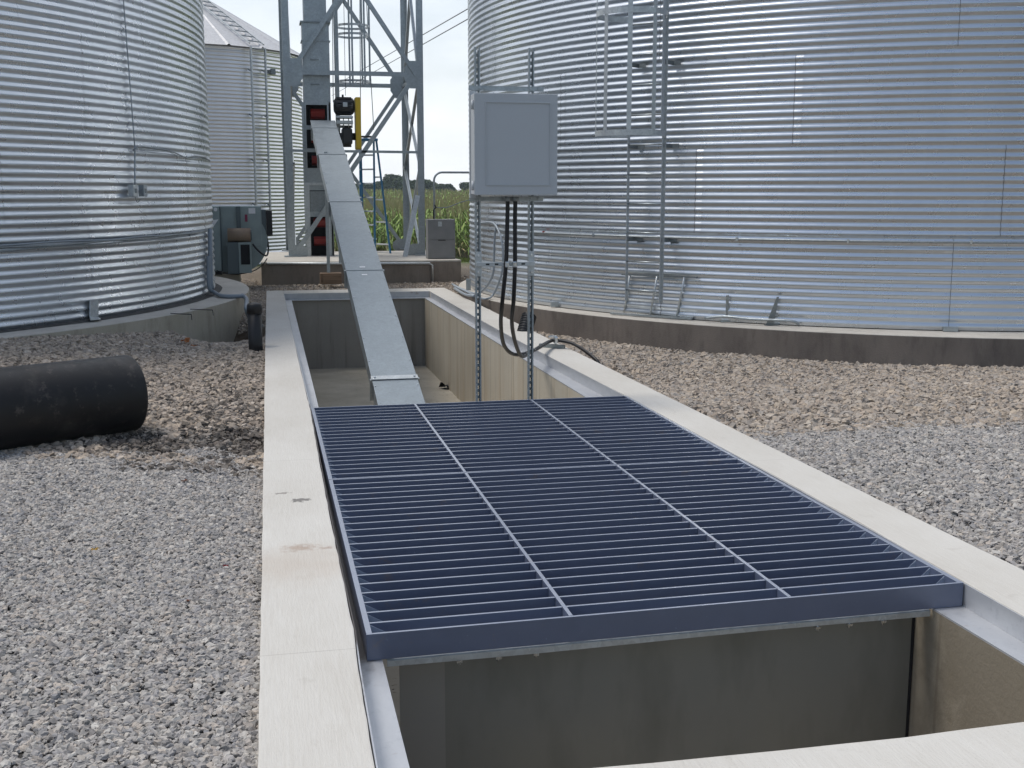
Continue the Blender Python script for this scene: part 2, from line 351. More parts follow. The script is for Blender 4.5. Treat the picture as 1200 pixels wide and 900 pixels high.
def grange(out, a, b, wob=1.0, sc=1.2):
    nn = g.noise(sc, 4, .6, lo=.2, hi=.8); q = g.n('ShaderNodeMath', operation='MULTIPLY_ADD'); g.link(nn, q.inputs[0]); q.inputs[1].default_value = wob; g.link(out, q.inputs[2])
    r = g.n('ShaderNodeMapRange'); r.inputs[1].default_value = a; r.inputs[2].default_value = b; g.link(q.outputs[0], r.inputs[0]); return r.outputs[0]
g.mix(g.noise(2.3, 5, .6), (.20, .165, .13)); g.mix(g.noise(35, 5, .75), (.36, .31, .25), amt=.7)
g.mix(g.blob((-.3, 8.3, 0), .5, .8, 5, (.7, .45, 0), .5), (.055, .045, .038), amt=.9)
g.mix(g.blob((-.45, 15, -.3), .5, .4, 5, (1, .45, 0), .4), (.10, .065, .04), amt=.9)
inv = grange(gs.outputs['Y'], 8.1, 7.9, .7)
g.mix(inv, (.13, .125, .12), amt=.9)
g.mix(grange(gs.outputs['Y'], 27, 29.5, 2), (.09, .13, .03)); g.mix(grange(gs.outputs['Y'], 41, 43, 1), (.07, .06, .035))
g.mix(grange(gs.outputs['Y'], 180, 200, 1), (.08, .10, .04))
g.bump(g.noise(55, 6, .8), .9, .02)
ground = mesh_np('ground', V, Fq, g.m, smooth=True); ground['kind'] = 'structure'; ground['label'] = 'soil and crushed stone ground falling away to the field'

def gravel(name, label, x0, x1, y0, y1, test, dens, rmin, rmax, mat, seed, step=.12, lift=.005):
    bmx = np.arange(x0, x1+1e-6, step); bmy = np.arange(y0, y1+1e-6, step); idx = {}; v = []; f = []
    def vid(i, j):
        if (i, j) not in idx:
            idx[(i, j)] = len(v); x = bmx[i]; y = bmy[j]; v.append((x, y, gz(x, y)+lift))
        return idx[(i, j)]
    for i in range(len(bmx)-1):
        for j in range(len(bmy)-1):
            cx_, cy_ = bmx[i]+step/2, bmy[j]+step/2
            if test(cx_, cy_): f.append((vid(i, j), vid(i+1, j), vid(i+1, j+1), vid(i, j+1)))
    o = mesh_np(name, v, f, mat, smooth=True)
    t = bpy.data.node_groups.new(name, 'GeometryNodeTree')
    t.interface.new_socket('Geometry', in_out='INPUT', socket_type='NodeSocketGeometry'); t.interface.new_socket('Geometry', in_out='OUTPUT', socket_type='NodeSocketGeometry')
    N = t.nodes.new; K = t.links.new
    gi = N('NodeGroupInput'); go = N('NodeGroupOutput'); dp = N('GeometryNodeDistributePointsOnFaces'); dp.inputs['Density'].default_value = dens; dp.inputs['Seed'].default_value = seed
    K(gi.outputs[0], dp.inputs['Mesh']); ip = N('GeometryNodeInstanceOnPoints'); K(dp.outputs['Points'], ip.inputs['Points'])
    jn = N('GeometryNodeJoinGeometry')
    for k in range(8):
        ic = N('GeometryNodeMeshIcoSphere'); ic.inputs['Radius'].default_value = 1; ic.inputs['Subdivisions'].default_value = 2
        sp = N('GeometryNodeSetPosition'); K(ic.outputs['Mesh'], sp.inputs['Geometry'])
        ps = N('GeometryNodeInputPosition'); ad = N('ShaderNodeVectorMath'); ad.operation = 'ADD'; ad.inputs[1].default_value = (k*7.3+seed, k*3.1, k*1.7); K(ps.outputs[0], ad.inputs[0])
        nn = N('ShaderNodeTexNoise'); nn.inputs['Scale'].default_value = .85; nn.inputs['Detail'].default_value = 1.5; K(ad.outputs[0], nn.inputs['Vector'])
        su = N('ShaderNodeVectorMath'); su.operation = 'SUBTRACT'; su.inputs[1].default_value = (.5, .5, .5); K(nn.outputs['Color'], su.inputs[0])
        sc = N('ShaderNodeVectorMath'); sc.operation = 'SCALE'; sc.inputs['Scale'].default_value = 2.6; K(su.outputs[0], sc.inputs[0]); K(sc.outputs[0], sp.inputs['Offset'])
        tr = N('GeometryNodeTransform'); K(sp.outputs[0], tr.inputs['Geometry']); tr.inputs['Scale'].default_value = (1.15, .85, .6+.05*(k % 4))
        sm = N('GeometryNodeSetMaterial'); sm.inputs['Material'].default_value = mat; K(tr.outputs[0], sm.inputs['Geometry'])
        sf = N('GeometryNodeSetShadeSmooth'); sf.inputs['Shade Smooth'].default_value = False; K(sm.outputs[0], sf.inputs['Geometry'])
        gt = N('GeometryNodeGeometryToInstance'); K(sf.outputs[0], gt.inputs[0]); K(gt.outputs[0], jn.inputs[0])
    K(jn.outputs[0], ip.inputs['Instance']); ip.inputs['Pick Instance'].default_value = True
    ri = N('FunctionNodeRandomValue'); ri.data_type = 'INT'; ri.inputs[4].default_value = 0; ri.inputs[5].default_value = 7; ri.inputs['Seed'].default_value = 3; K(ri.outputs[2], ip.inputs['Instance Index'])
    rr = N('FunctionNodeRandomValue'); rr.data_type = 'FLOAT_VECTOR'; rr.inputs[0].default_value = (-.6, -.6, 0); rr.inputs[1].default_value = (.6, .6, 6.28); K(rr.outputs[0], ip.inputs['Rotation'])
    rs = N('FunctionNodeRandomValue'); rs.data_type = 'FLOAT'; rs.inputs[2].default_value = 0; rs.inputs[3].default_value = 1; rs.inputs['Seed'].default_value = 11
    pw = N('ShaderNodeMath'); pw.operation = 'POWER'; pw.inputs[1].default_value = 2.0; K(rs.outputs[1], pw.inputs[0])
    mr = N('ShaderNodeMapRange'); mr.inputs[3].default_value = rmin; mr.inputs[4].default_value = rmax; K(pw.outputs[0], mr.inputs[0]); K(mr.outputs[0], ip.inputs['Scale'])
    jo = N('GeometryNodeJoinGeometry'); K(ip.outputs[0], jo.inputs[0]); K(jo.outputs[0], go.inputs[0])
    md = o.modifiers.new('stones', 'NODES'); md.node_group = t
    tag(o, label, None, kind='stuff'); return o
def wob(x, y, a=.25): return a*noise.noise(Vector((x*1.3, y*1.3, 5)))
def curbL(y): return -.056+(y-3.2)*.0077
def curbR(y): return 3.155-(y-4.2)*.0085
def notpad(x, y): return math.hypot(x-BLC[0], y-BLC[1]) > PLR-.05 and math.hypot(x-PRC[0], y-PRC[1]) > PRR-.05
dark = lambda x, y: math.hypot((x+.35)/.62, (y-7.8)/.55) > .9+wob(x*2, y*2, .6)
gravel('grey_gravel', 'fine grey crushed gravel left of the concrete curb', -3.4, .16, 1.2, 7.9, lambda x, y: x < curbL(y)+.1 and y < 7.45-x*.2+wob(x, y, .4), 5600, .0075, .0185, M['stone_grey'], 1, .08)
gravel('grey_gravel', 'fine grey crushed gravel right of the concrete curb', 3.0, 8.5, 3.0, 8.0, lambda x, y: x > curbR(y)-.1 and y < 7.45+wob(x, y, .35), 3600, .0085, .021, M['stone_grey'], 2, .1)
gravel('tan_stones', 'coarse tan and grey stones between black culvert pipe and left bin pad', -8, 0.16, 7.0, 19.6, lambda x, y: x < curbL(y)+.1 and y > 7.2-x*.2+wob(x, y, .4) and notpad(x, y) and dark(x, y) and math.hypot((x+.5)/.6, (y-14.7)/1.15) > 1, 1000, .010, .034, M['stone_mix'], 3, .12)
gravel('tan_stones', 'coarse tan crushed stones in front of the right bin pad', 3.0, 12, 7.0, 19.8, lambda x, y: x > curbR(y)-.1 and y > 7.2+wob(x, y, .35) and notpad(x, y), 950, .010, .036, M['stone_tan'], 4, .12)
gravel('dark_stones', 'dark wet soil and stones between culvert pipe end and left curb', -1.6, .16, 6.8, 11.5, lambda x, y: x < curbL(y)+.1 and math.hypot((x+.25)/(.95 if y < 8.3 else .60), (y-8.3)/(1.2 if y < 8.3 else 2.6)) < 1+wob(x*2, y*2, .9), 1100, .006, .030, M['stone_dark'], 9, .08)
gravel('tan_stones', 'small tan stones on the strip before the tower pad', -1.6, 4.2, 19.5, 23, lambda x, y: (y > 19.55) and not (-.03 < x < 3.65 and y > 21.3) and notpad(x, y), 350, .010, .030, M['stone_tan'], 5, .15)

# ------------------------------------------------------------------ receiving pit
pit = thing('receiving_pit', 'long open concrete receiving pit with pale broomed curb and steel ledge', 'pit', (1.5, 11, 0))
Yn, Yf = 2.95, 18.95
def LI(y): return float(np.interp(y, [2.4, 3.07, 3.8, 4.14, 4.86, 6.11, 8.66, 10.86, 18.6], [.262, .266, .279, .29, .291, .297, .322, .322, .335]))      # inner curb face left
def RI(y): return float(np.interp(y, [2.4, 3.7, 4.14, 5.1, 6.05, 8.7, 12.4, 14.5, 18.1], [2.806, 2.806, 2.815, 2.832, 2.832, 2.805, 2.72, 2.70, 2.69]))
def LE(y): return .382+(y-3)*.0047
def RE(y): return float(np.interp(y, [3, 9.3, 19], [2.680, 2.628, 2.582]))
def strip(name, pts_in, pts_out, z0, z1, mat, bev=.008):
    mb = MB(); mb.prism(pts_in+pts_out[::-1], z0, z1); mb.bevel(bev); return mb.build(name, mat, pit)
YS = [2.4]+list(np.arange(2.6, 9, .13))+list(np.arange(9.1, 19.5, .5))+[19.55]
jit = lambda: rnd.uniform(-.0022, .0022)
strip('curb', [(LI(min(y, 18.9)) + jit(), y) for y in YS], [(curbL(y)+jit(), y) for y in YS], -.35, 0, M['conc'], .006)
strip('curb', [(RI(y)+jit(), y) for y in YS], [(curbR(y)+jit(), y) for y in YS], -.35, 0, M['conc'], .006)
strip('curb', [(x, Yn+jit()*1.5+.012*math.sin(x*3)) for x in np.linspace(LI(2.8)+.003, RI(2.8)-.003, 14)], [(x, 2.4) for x in np.linspace(LI(2.8)+.003, RI(2.8)-.003, 14)], -.35, -.003, M['conc'])
strip('curb', [(x, Yf) for x in (LI(18)+.003, RI(18.9)-.003)], [(x, 19.55) for x in (LI(18)+.003, RI(18.9)-.003)], -.35, -.002, M['conc'])
YW = [2.5, 6, 9.3, 14, 19.4]
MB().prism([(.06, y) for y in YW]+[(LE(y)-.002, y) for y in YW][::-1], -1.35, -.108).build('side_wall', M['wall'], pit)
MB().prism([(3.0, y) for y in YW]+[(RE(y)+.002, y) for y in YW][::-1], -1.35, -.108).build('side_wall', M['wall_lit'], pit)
MB().bx(.40, 2.66, 2.5, Yn, -1.35, -.353).build('end_wall', M['wall'], pit)
MB().bx(LE(19)-.02, RE(19)+.02, Yf-.09, 19.3, -1.35, -.112).build('end_wall', M['wall'], pit)
MB().bx(.07, 2.98, 2.6, 19.25, -1.4, -1.22).build('floor', M['floor'], pit)
YL = [2.97, 3.5, 3.8, 4.14, 4.86, 6.11, 7.5, 8.66, 10.86, 12.4, 14.5, 17, 18.80]
for fi, fe, sg in ((LI, LE, 1), (RI, RE, -1)):
    mb = MB(); mb.prism([(fi(y)+sg*.001, y) for y in YL]+[(fe(y), y) for y in YL][::-1], -.108, -.100)
    mb.prism([(fi(y)+sg*.002, y) for y in YL]+[(fi(y)+sg*.007, y) for y in YL][::-1], -.0995, -.003)
    mb.build('steel_ledge', M['ledge'], pit)
mb = MB(); mb.bx(.345, 2.68, 18.81, 18.945, -.109, -.101); mb.bx(.345, 2.68, 18.938, 18.944, -.1005, -.003); mb.build('steel_ledge', M['ledge'], pit)

# ------------------------------------------------------------------ grate: two sections
GX0, GX1, GY0, GYm, GY1 = .330, 2.802, 4.104, 6.462, 8.722
def grate(y0, y1, label, nb):
    t = thing('grate', label, 'grate', ((GX0+GX1)/2, (y0+y1)/2, -.1), 'steel drive-over grate sections')
    fw = .022
    x1f = GX1
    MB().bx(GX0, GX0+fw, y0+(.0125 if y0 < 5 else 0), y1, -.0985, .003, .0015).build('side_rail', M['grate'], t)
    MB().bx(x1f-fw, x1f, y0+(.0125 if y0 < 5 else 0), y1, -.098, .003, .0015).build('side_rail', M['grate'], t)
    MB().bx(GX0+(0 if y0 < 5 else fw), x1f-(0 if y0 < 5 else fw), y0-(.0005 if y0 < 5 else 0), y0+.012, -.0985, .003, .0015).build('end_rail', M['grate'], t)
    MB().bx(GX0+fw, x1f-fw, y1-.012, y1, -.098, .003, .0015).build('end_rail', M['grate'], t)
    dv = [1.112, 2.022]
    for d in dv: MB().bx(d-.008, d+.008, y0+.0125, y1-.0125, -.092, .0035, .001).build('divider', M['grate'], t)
    MB().bx(GX0+fw+.001, GX0+.095, y0+.013, y1-.013, -.098, -.0895).build('bottom_flange', M['ledge_clean'], t)
    MB().bx(x1f-.085, x1f-fw-.001, y0+.013, y1-.013, -.098, -.0895).build('bottom_flange', M['ledge_clean'], t)
    xs_ = [GX0+fw]+[v for d in dv for v in (d-.0085, d+.0085)]+[x1f-fw]
    for k in range(1, nb):
        y = y0+.006+(y1-y0-.012)*k/nb
        mb = MB()
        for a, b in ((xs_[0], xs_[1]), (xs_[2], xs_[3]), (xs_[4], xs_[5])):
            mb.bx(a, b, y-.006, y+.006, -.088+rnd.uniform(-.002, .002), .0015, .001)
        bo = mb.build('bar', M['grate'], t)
        for xx, sg, wd in ((GX0+fw, 1, .085), (x1f-fw, -1, .055)):      # weld gusset
            MB().plate([(xx, y-.0085, -.003), (xx+sg*wd, y-.0085, -.05), (xx, y-.0085, -.05)], .004).build('gusset', M['pale_enamel'], bo)
    return t
gfr = grate(GY0, GYm-.004, 'blue-grey steel bar grate nearest the camera, its front face above the metal sheet', 21)
grate(GYm+.004, GY1, 'blue-grey steel bar grate farther from camera, reaching the conveyor and enclosure posts', 20)

for o in gfr.children_recursive:          # the front lip sits slightly askew in its frame
    for v in o.data.vertices:
        k = (GYm-v.co.y)/(GYm-GY0); v.co.y += (v.co.x-(GX0+GX1)/2)*.0235*k*min(1, 1)
# liner below the grate front
ln = thing('pit_divider', 'dull grey sheet metal divider with bolted pale flange under the grate front', 'metal sheet', (1.5, 4.1, -.6))
PYd = 4.26; pxa, pxb, pxc = at(468, 800, PYd).x, at(521, 800, PYd).x, RE(PYd)-.004
MB().bx(pxa, pxb, PYd-.008, PYd-.003, -1.21, -.13).build('side_strip', M['liner2'], ln)
MB().bx(pxb, pxc-.012, PYd, PYd+.005, -1.21, -.13).build('panel', M['liner'], ln)
MB().bx(pxc-.011, pxc, PYd-.004, PYd+.008, -1.21, -.13).build('gap_shade_strip', M['void'], ln)  # dark strip painting in the shade of the gap beside the wall
mb = MB(); n = 24; pts = [(.405+(2.655-.405)*i/n, -.003*math.sin(i/n*7)) for i in range(n+1)]
yf = lambda x: GY0+.004+(x-(GX0+GX1)/2)*.0235
for (xa, za), (xb, zb) in zip(pts, pts[1:]):
    mb.plate([(xa, yf(xa), -.129+za), (xb, yf(xb), -.129+zb), (xb, yf(xb), -.107), (xa, yf(xa), -.107)], .005)
    mb.plate([(xa, yf(xa)+.003, -.1065), (xb, yf(xb)+.003, -.1065), (xb, 4.21, -.1065), (xa, 4.21, -.1065)], .004)
mb.build('flange', M['galv_light'], ln)
for px, py in ((538, 784), (584, 778), (628, 773), (962, 741), (1000, 735), (1040, 732)):
    p = at(px, py, 4.12); yb = yf(p.x)+.03; mb = MB(); mb.tube([(p.x, yb, -.120), (p.x, yb, -.160)], .007, 6); mb.box((p.x, yb, -.146), (.022, .022, .010)); mb.build('bolt', M['zinc'], ln)

# ------------------------------------------------------------------ grain bins
PITCH_C, RING = .0855, 1.026
def bin_wall(name, c, r, z0, rings, mat, parent, seg=160, amp=.0084, per=8):
    nz_ = rings*12*per; th = np.linspace(0, 2*np.pi, seg, endpoint=False)
    z = z0+np.arange(nz_+1)*PITCH_C/per
    rr = r+amp*np.sin(2*np.pi*(z-z0)/PITCH_C-np.pi/2)
    for k in range(1, rings): rr[np.abs(z-(z0+k*RING)) < .02] += .002
    X = c[0]+rr[:, None]*np.cos(th); Yy = c[1]+rr[:, None]*np.sin(th)
    wob_ = .010*np.sin(th*5+1.1)[None, :]*np.sin(z*1.1)[:, None]
    X = X+wob_*np.cos(th); Yy = Yy+wob_*np.sin(th)
    V_ = np.stack([X, Yy, np.broadcast_to(z[:, None], X.shape)], -1).reshape(-1, 3)
    i = np.arange(seg); j = np.arange(nz_)[:, None]
    f = np.stack([j*seg+i, j*seg+(i+1) % seg, (j+1)*seg+(i+1) % seg, (j+1)*seg+i], -1).reshape(-1, 4)
    return mesh_np(name, V_, f, mat, parent, smooth=True)
def bin_r(c, r, th, z, z0, amp=.0084):
    return r+amp*math.sin(2*math.pi*(z-z0)/PITCH_C-math.pi/2)+.010*math.sin(th*5+1.1)*math.sin(z*1.1)
def seam(c, r, z0, ring, th, parent, side=1):
    mb = MB(); za = z0+ring*RING; n_ = 12*8
    def pt(t, z, off): rr = bin_r(c, r, t, z, z0)+off; return Vector((c[0]+rr*math.cos(t), c[1]+rr*math.sin(t), z))
    prev = None
    for k in range(n_+1):
        z = za+.002+k*(RING-.004)/n_; a, b = mb.bm.verts.new(pt(th, z, .0022)), mb.bm.verts.new(pt(th+.0045/r, z, .0022))
        if prev: mb.bm.faces.new((prev[0], prev[1], b, a))
        prev = (a, b)
    if c is BRC: mb.build('sheet_edge_shade', M['seam'], parent)
    else: mb.bm.free()
    cols = 14; rows = 12*14; v = []
    for i in range(rows+1):
        z = za+.006+i*(RING-.012)/rows
        for j in range(cols+1):
            t = th+side*(.003+j*.0062)/r+(.0046/r if side > 0 else 0); off = .0012
            u = j*.0062+.003; kz = (z-za)/PITCH_C-.5; dz = (kz-round(kz))*PITCH_C
            for q in (.030, .064):
                d = math.hypot(u-q, dz-.004*(q < .05)); off += .0012*max(0, 1-(d/.010)**2)
            v.append(pt(t, z, off))
    f = [(i*(cols+1)+j, i*(cols+1)+j+1, (i+1)*(cols+1)+j+1, (i+1)*(cols+1)+j) for i in range(rows) for j in range(cols)]
    mesh_np('lap_strip', [tuple(q) for q in v], f, M['bin'], parent, smooth=True)
M['seam_pale'] = Mat('seam_edge_pale', (.30, .30, .31), .6).m
M['seam'] = Mat('seam_shade_line', (.07, .07, .08), .7).m  # dark colour standing in for the shadow line at each sheet lap
M['boltm'] = galv('bolt_steel', (.5, .5, .52), .4, .6, 60)
def ringseam(c, r, z0, ring, parent, a0, a1):
    zc = z0+ring*RING+.012; n_ = int((a1-a0)*r/.009); v = []
    for i in range(n_+1):
        t = a0+(a1-a0)*i/n_; u = (t-a0)*r; du = (u/.235-round(u/.235))*.235
        for j in range(5):
            z = zc+(j-2)*.008; off = .0012+.005*max(0, 1-(math.hypot(du, z-zc)/.014)**2)
            rr = bin_r(c, r, t, z, z0)+.002+off; v.append((c[0]+rr*math.cos(t), c[1]+rr*math.sin(t), z))
    f = [(i*5+j, (i+1)*5+j, (i+1)*5+j+1, i*5+j+1) for i in range(n_) for j in range(4)]
    mesh_np('ring_lap', v, f, M['bin'], parent, smooth=True)
def cone_roof(c, r, z, parent, mat, slope, ribs=40, cap=.35):
    rc = cap; zt = z+(r+.12-rc)*math.tan(slope); seg = ribs; mb = MB()
    for k in range(seg):
        a0, a1 = 2*math.pi*k/seg, 2*math.pi*(k+1)/seg
        def q(a, rad, zz, up=0): return Vector((c[0]+rad*math.cos(a), c[1]+rad*math.sin(a), zz+up))
        am = a0+(a1-a0)*.06
        vs = [[q(a0, r+.12, z-.03, .035), q(am, r+.12, z-.03), q(a1-(a1-a0)*.06, r+.12, z-.03), q(a1, r+.12, z-.03, .035)],
              [q(a0, rc, zt, .01), q(am, rc, zt), q(a1-(a1-a0)*.06, rc, zt), q(a1, rc, zt, .01)]]
        b0 = [mb.bm.verts.new(v) for v in vs[0]]; b1 = [mb.bm.verts.new(v) for v in vs[1]]
        for i in range(3): mb.bm.faces.new((b0[i], b0[i+1], b1[i+1], b1[i]))
    o = mb.build('roof', mat, parent)
    MB().tube([(c[0], c[1], zt-.02), (c[0], c[1], zt+.14), (c[0], c[1], zt+.2)], [rc+.05, rc+.05, .05], 24).build('roof_cap', mat, o)
    return o
def pad_disc(name, label, c, r, z0, z1, mat_side, mat_top, rb, tar=False):
    t = thing(name, label, 'concrete pad', (c[0], c[1], z0))
    n_ = 120; ring = lambda rad: [(c[0]+rad*math.cos(2*math.pi*k/n_), c[1]+rad*math.sin(2*math.pi*k/n_)) for k in range(n_)]
    MB().prism(ring(r), z0, z1-.006).build('footing', mat_side, t)
    MB().prism(ring(r-.004), z1-.006, z1).build('top_surface', mat_top, t)
    if tar:
        mb = MB(); a = ring(rb-.1); b = ring(rb+.10)
        va = [mb.bm.verts.new((x, y, z1+.03)) for x, y in a]
        vb = [mb.bm.verts.new((c[0]+(rb+.10+.02*noise.noise(Vector((k*.4, 0, 0))))*math.cos(2*math.pi*k/n_), c[1]+(rb+.10+.02*noise.noise(Vector((k*.4, 0, 0))))*math.sin(2*math.pi*k/n_), z1+.003)) for k in range(n_)]
        for k in range(n_): mb.bm.faces.new((va[k], va[(k+1) % n_], vb[(k+1) % n_], vb[k]))
        mb.build('tar_seal', M['tar'], t)
    return t
# left
padL = pad_disc('bin_pad', 'round aged tan concrete pad under the near left grain bin', BLC, PLR, -.9, BLZ, M['pad_tan'], M['pad_top'], BLR, True)
# thin form-work cracks across the pad
for (a, b) in (((199, 367), (223, 368)), ((222, 362), (248, 363))):
    pass
BL = thing('grain_bin', 'large corrugated galvanised bin at the left edge with small junction box', 'grain bin', (BLC[0], BLC[1], BLZ))
bin_wall('wall', BLC, BLR, BLZ+.01, 5, M['bin'], BL, 180)
cone_roof(BLC, BLR, BLZ+5*RING, BL, M['roof'], R(28), 44)
def theta(p, c): return math.atan2(p.y-c[1], p.x-c[0])
for px, py, ring, sd_ in ((108, 330, 0, 1), (220, 230, 1, 1), (3, 230, 1, 1), (98, 110, 2, 1), (243, 330, 0, 1), (235, 110, 2, 1), (165, 40, 3, 1), (20, 20, 3, 1)):
    seam(BLC, BLR, BLZ+.01, ring, theta(cyl(px, py, BLC, BLR), BLC), BL, sd_)
for k in range(1, 5): ringseam(BLC, BLR, BLZ+.01, k, BL, -1.8, .1)
# right
padR = pad_disc('bin_pad', 'round concrete pad with dark brown side under the right grain bin', PRC, PRR, -.9, BRZ, M['pad_dark'], M['pad_top'], BRR)
BR = thing('grain_bin', 'large blue-silver corrugated bin on the right with caged ladder and conduit ring', 'grain bin', (BRC[0], BRC[1], BRZ))
bin_wall('wall', BRC, BRR, BRZ+.01, 5, M['bin'], BR, 180)
cone_roof(BRC, BRR, BRZ+5*RING, BR, M['roof'], R(28), 44)
for px, py, ring, sd_ in ((1114, 340, 0, -1), (775, 330, 0, -1), (815, 230, 1, 1), (1175, 230, 1, 1), (930, 130, 2, 1), (657, 130, 2, 1), (1123, 40, 3, 1), (773, 40, 3, 1), (578, 60, 3, 1), (566, 320, 0, -1)):
    seam(BRC, BRR, BRZ+.01, ring, theta(cyl(px, py, BRC, BRR), BRC), BR, sd_)
for k in range(1, 5): ringseam(BRC, BRR, BRZ+.01, k, BR, -3.3, -1.0)

def band(c, r, pa, pb, n=40):          # points on a cylinder from pixel a to pixel b, straight in angle and height
    A, B = cyl(*pa, c, r), cyl(*pb, c, r); ta, tb = theta(A, c), theta(B, c)
    return [Vector((c[0]+r*math.cos(ta+(tb-ta)*k/n), c[1]+r*math.sin(ta+(tb-ta)*k/n), A.z+(B.z-A.z)*k/n)) for k in range(n+1)]
# conduit ring on the right bin
cz = cyl(900, 281, BRC, BRR+.04).z
t0, t1 = theta(cyl(582, 290, BRC, BRR+.04), BRC), -1.15
path = arc(lambda a: Vector((BRC[0]+(BRR+.035)*math.cos(a), BRC[1]+(BRR+.035)*math.sin(a), cz)), t0, t1, 60)
t0 = t0 if t0 < 0 else t0-2*math.pi
path = arc(lambda a: Vector((BRC[0]+(BRR+.035)*math.cos(a), BRC[1]+(BRR+.035)*math.sin(a), cz)), t0, t1, 70)
cdt = MB().tube(path, .014, 8).build('conduit', M['galv'], BR)
for px in (696, 864, 994, 1138):
    p = cyl(px, 281, BRC, BRR+.035); a = theta(p, BRC); d = Vector((math.cos(a), math.sin(a), 0)); tn = Vector((-d.y, d.x, 0)); p.z = cz
    MB().bar(p-tn*.012+d*.004, p+tn*.012+d*.004, .036, .044, up=(0, 0, 1)).build('clamp', M['zinc'], cdt)
p = cyl(637, 272, BRC, BRR+.035); MB().box((p.x, p.y, cz+.016), (.03, .03, .02)).build('red_connector', M['red'], cdt)

# caged ladder on the right bin
la = theta(cyl(757, 250, BRC, BRR+.18), BRC); ld = Vector((math.cos(la), math.sin(la), 0)); lt = Vector((-ld.y, ld.x, 0))
base = Vector((BRC[0], BRC[1], 0))+ld*(BRR+.20)
zt = BRZ+5*RING+.3
zb = at(757, 354, base.y).z
lad = thing('caged_ladder', 'tall caged galvanised ladder bolted to the right grain bin', 'ladder', base+Vector((0, 0, zb)))
lad.parent = None
lw = .205
def rail_w(px):      # offset along tangent that shows at pixel px
    d = ray(px, 250); # solve base + lt*s on the ray (plan view)
    A_ = np.array([[d[0], -lt.x], [d[1], -lt.y]]); s = np.linalg.solve(A_, np.array([base.x, base.y])); return s[1]
sL, sR = rail_w(735.5), rail_w(775.5)
for s_ in (sL, sR):
    b0 = base+lt*s_; sg = 1 if s_ > (sL+sR)/2 else -1
    mb = MB(); mb.box((b0.x, b0.y, (zb+zt)/2), (.006, .05, zt-zb), Matrix((lt, ld, Vector((0, 0, 1)))).transposed())
    e = b0+lt*(.012*sg)-ld*.025; mb.box((e.x, e.y, (zb+zt)/2), (.028, .005, zt-zb), Matrix((lt, ld, Vector((0, 0, 1)))).transposed())
    mb.build('side_rail', M['galv_light'], lad)
z = zb+.14
while z < zt-.1:
    MB().tube([base+lt*sL+Vector((0, 0, z)), base+lt*sR+Vector((0, 0, z))], .011, 8).build('rung', M['galv'], lad); z += .355
cc = base+lt*((sL+sR)/2)+ld*.34
def cage_pt(a, z, rr=.415): return cc+lt*(rr*math.sin(a))+ld*(rr*math.cos(a))+Vector((0, 0, z))
czb = at(735, 156, (cc+ld*.3).y).z
hz = [czb, at(735, 14, (cc+ld*.3).y).z]; hz += [hz[1]+(hz[1]-hz[0]), hz[1]+2*(hz[1]-hz[0])]
for z in hz:
    if z > zt: continue
    P_ = [base+lt*sL+Vector((0, 0, z))]+arc(lambda a: cage_pt(a, z), -2.45, 2.45, 30)+[base+lt*sR+Vector((0, 0, z))]
    if (P_[1]-P_[0]).length > (P_[-2]-P_[0]).length: P_ = [P_[0]]+P_[1:-1][::-1]+[P_[-1]]
    mb = MB(); up = Vector((0, 0, .033))
    for a_, b_ in zip(P_, P_[1:]): mb.plate([a_-up, b_-up, b_+up, a_+up], .004)
    mb.build('cage_hoop', M['galv_light'], lad)
def pjx(p): p = np.array(p)-np.array([0, 0, H]); return 600+FPX*(p@R_)/(p@F_)
AA = np.linspace(-2.4, 2.4, 481); PXs = [pjx(cage_pt(a, 3, .41)) for a in AA]; DD = [cage_pt(a, 3, .41).y for a in AA]
a_mid = AA[int(np.argmin(DD))]
straps = []
for tgt in (693, 710, 738, 767, 777):
    cand = [(abs(p-tgt)+(6 if abs(a-a_mid) > 1.75 else 0), a) for a, p in zip(AA, PXs)]; straps.append(min(cand)[1])
for a_ in straps:
    p = cage_pt(a_, 0, .410); d = (p-cc-Vector((0, 0, 0))).normalized()
    mb = MB(); mb.box((p.x, p.y, (czb-.03+zt)/2), (.055, .005, zt-czb+.03), Matrix((Vector((-d.y, d.x, 0)), d, Vector((0, 0, 1)))).transposed()); mb.build('cage_strap', M['galv_light'], lad)
for py in (68, 165, 275):     # stand-off brackets
    for s_, sg in ((sL, 1), (sR, 1)):
        z = at(757, py+6, base.y).z; b0 = base+lt*s_+Vector((0, 0, z)); mb = MB()
        mb.bar(b0, b0-ld*.185+lt*.0, .006, .05); mb.bar(b0-ld*.185, b0-ld*.18+lt*.11, .006, .05); mb.build('wall_bracket', M['galv_dark'], lad)
# stand leaning at the ladder foot
Yb = cyl(757, 368, BRC, BRR+.12).y
stn = thing('steel_stand', 'small three-legged steel frame leaning on the right bin below the ladder', 'stand', gp(763, 371, BRZ+.02))
def wall_at(px, py, off): return cyl(px, py, BRC, BRR+off)
a, b = gp(716, 367, BRZ+.02), gp(811, 373.5, BRZ+.02)
MB().bar(a, b, .05, .022).build('bottom_rail', M['galv'], stn)
ta, tb = wall_at(729, 321.5, .05), wall_at(817, 325, .05)
MB().bar(ta, tb, .03, .02).build('top_rail', M['galv_dark'], stn)
for (x0, y0, x1, y1) in ((738, 323, 731.5, 366), (770, 324, 762, 369), (802, 325, 793, 371)):
    q = gp(x1, y1, BRZ+.03); MB().tube([wall_at(x0, y0, .05), q], .013, 8).build('leg', M['galv_light'], stn)
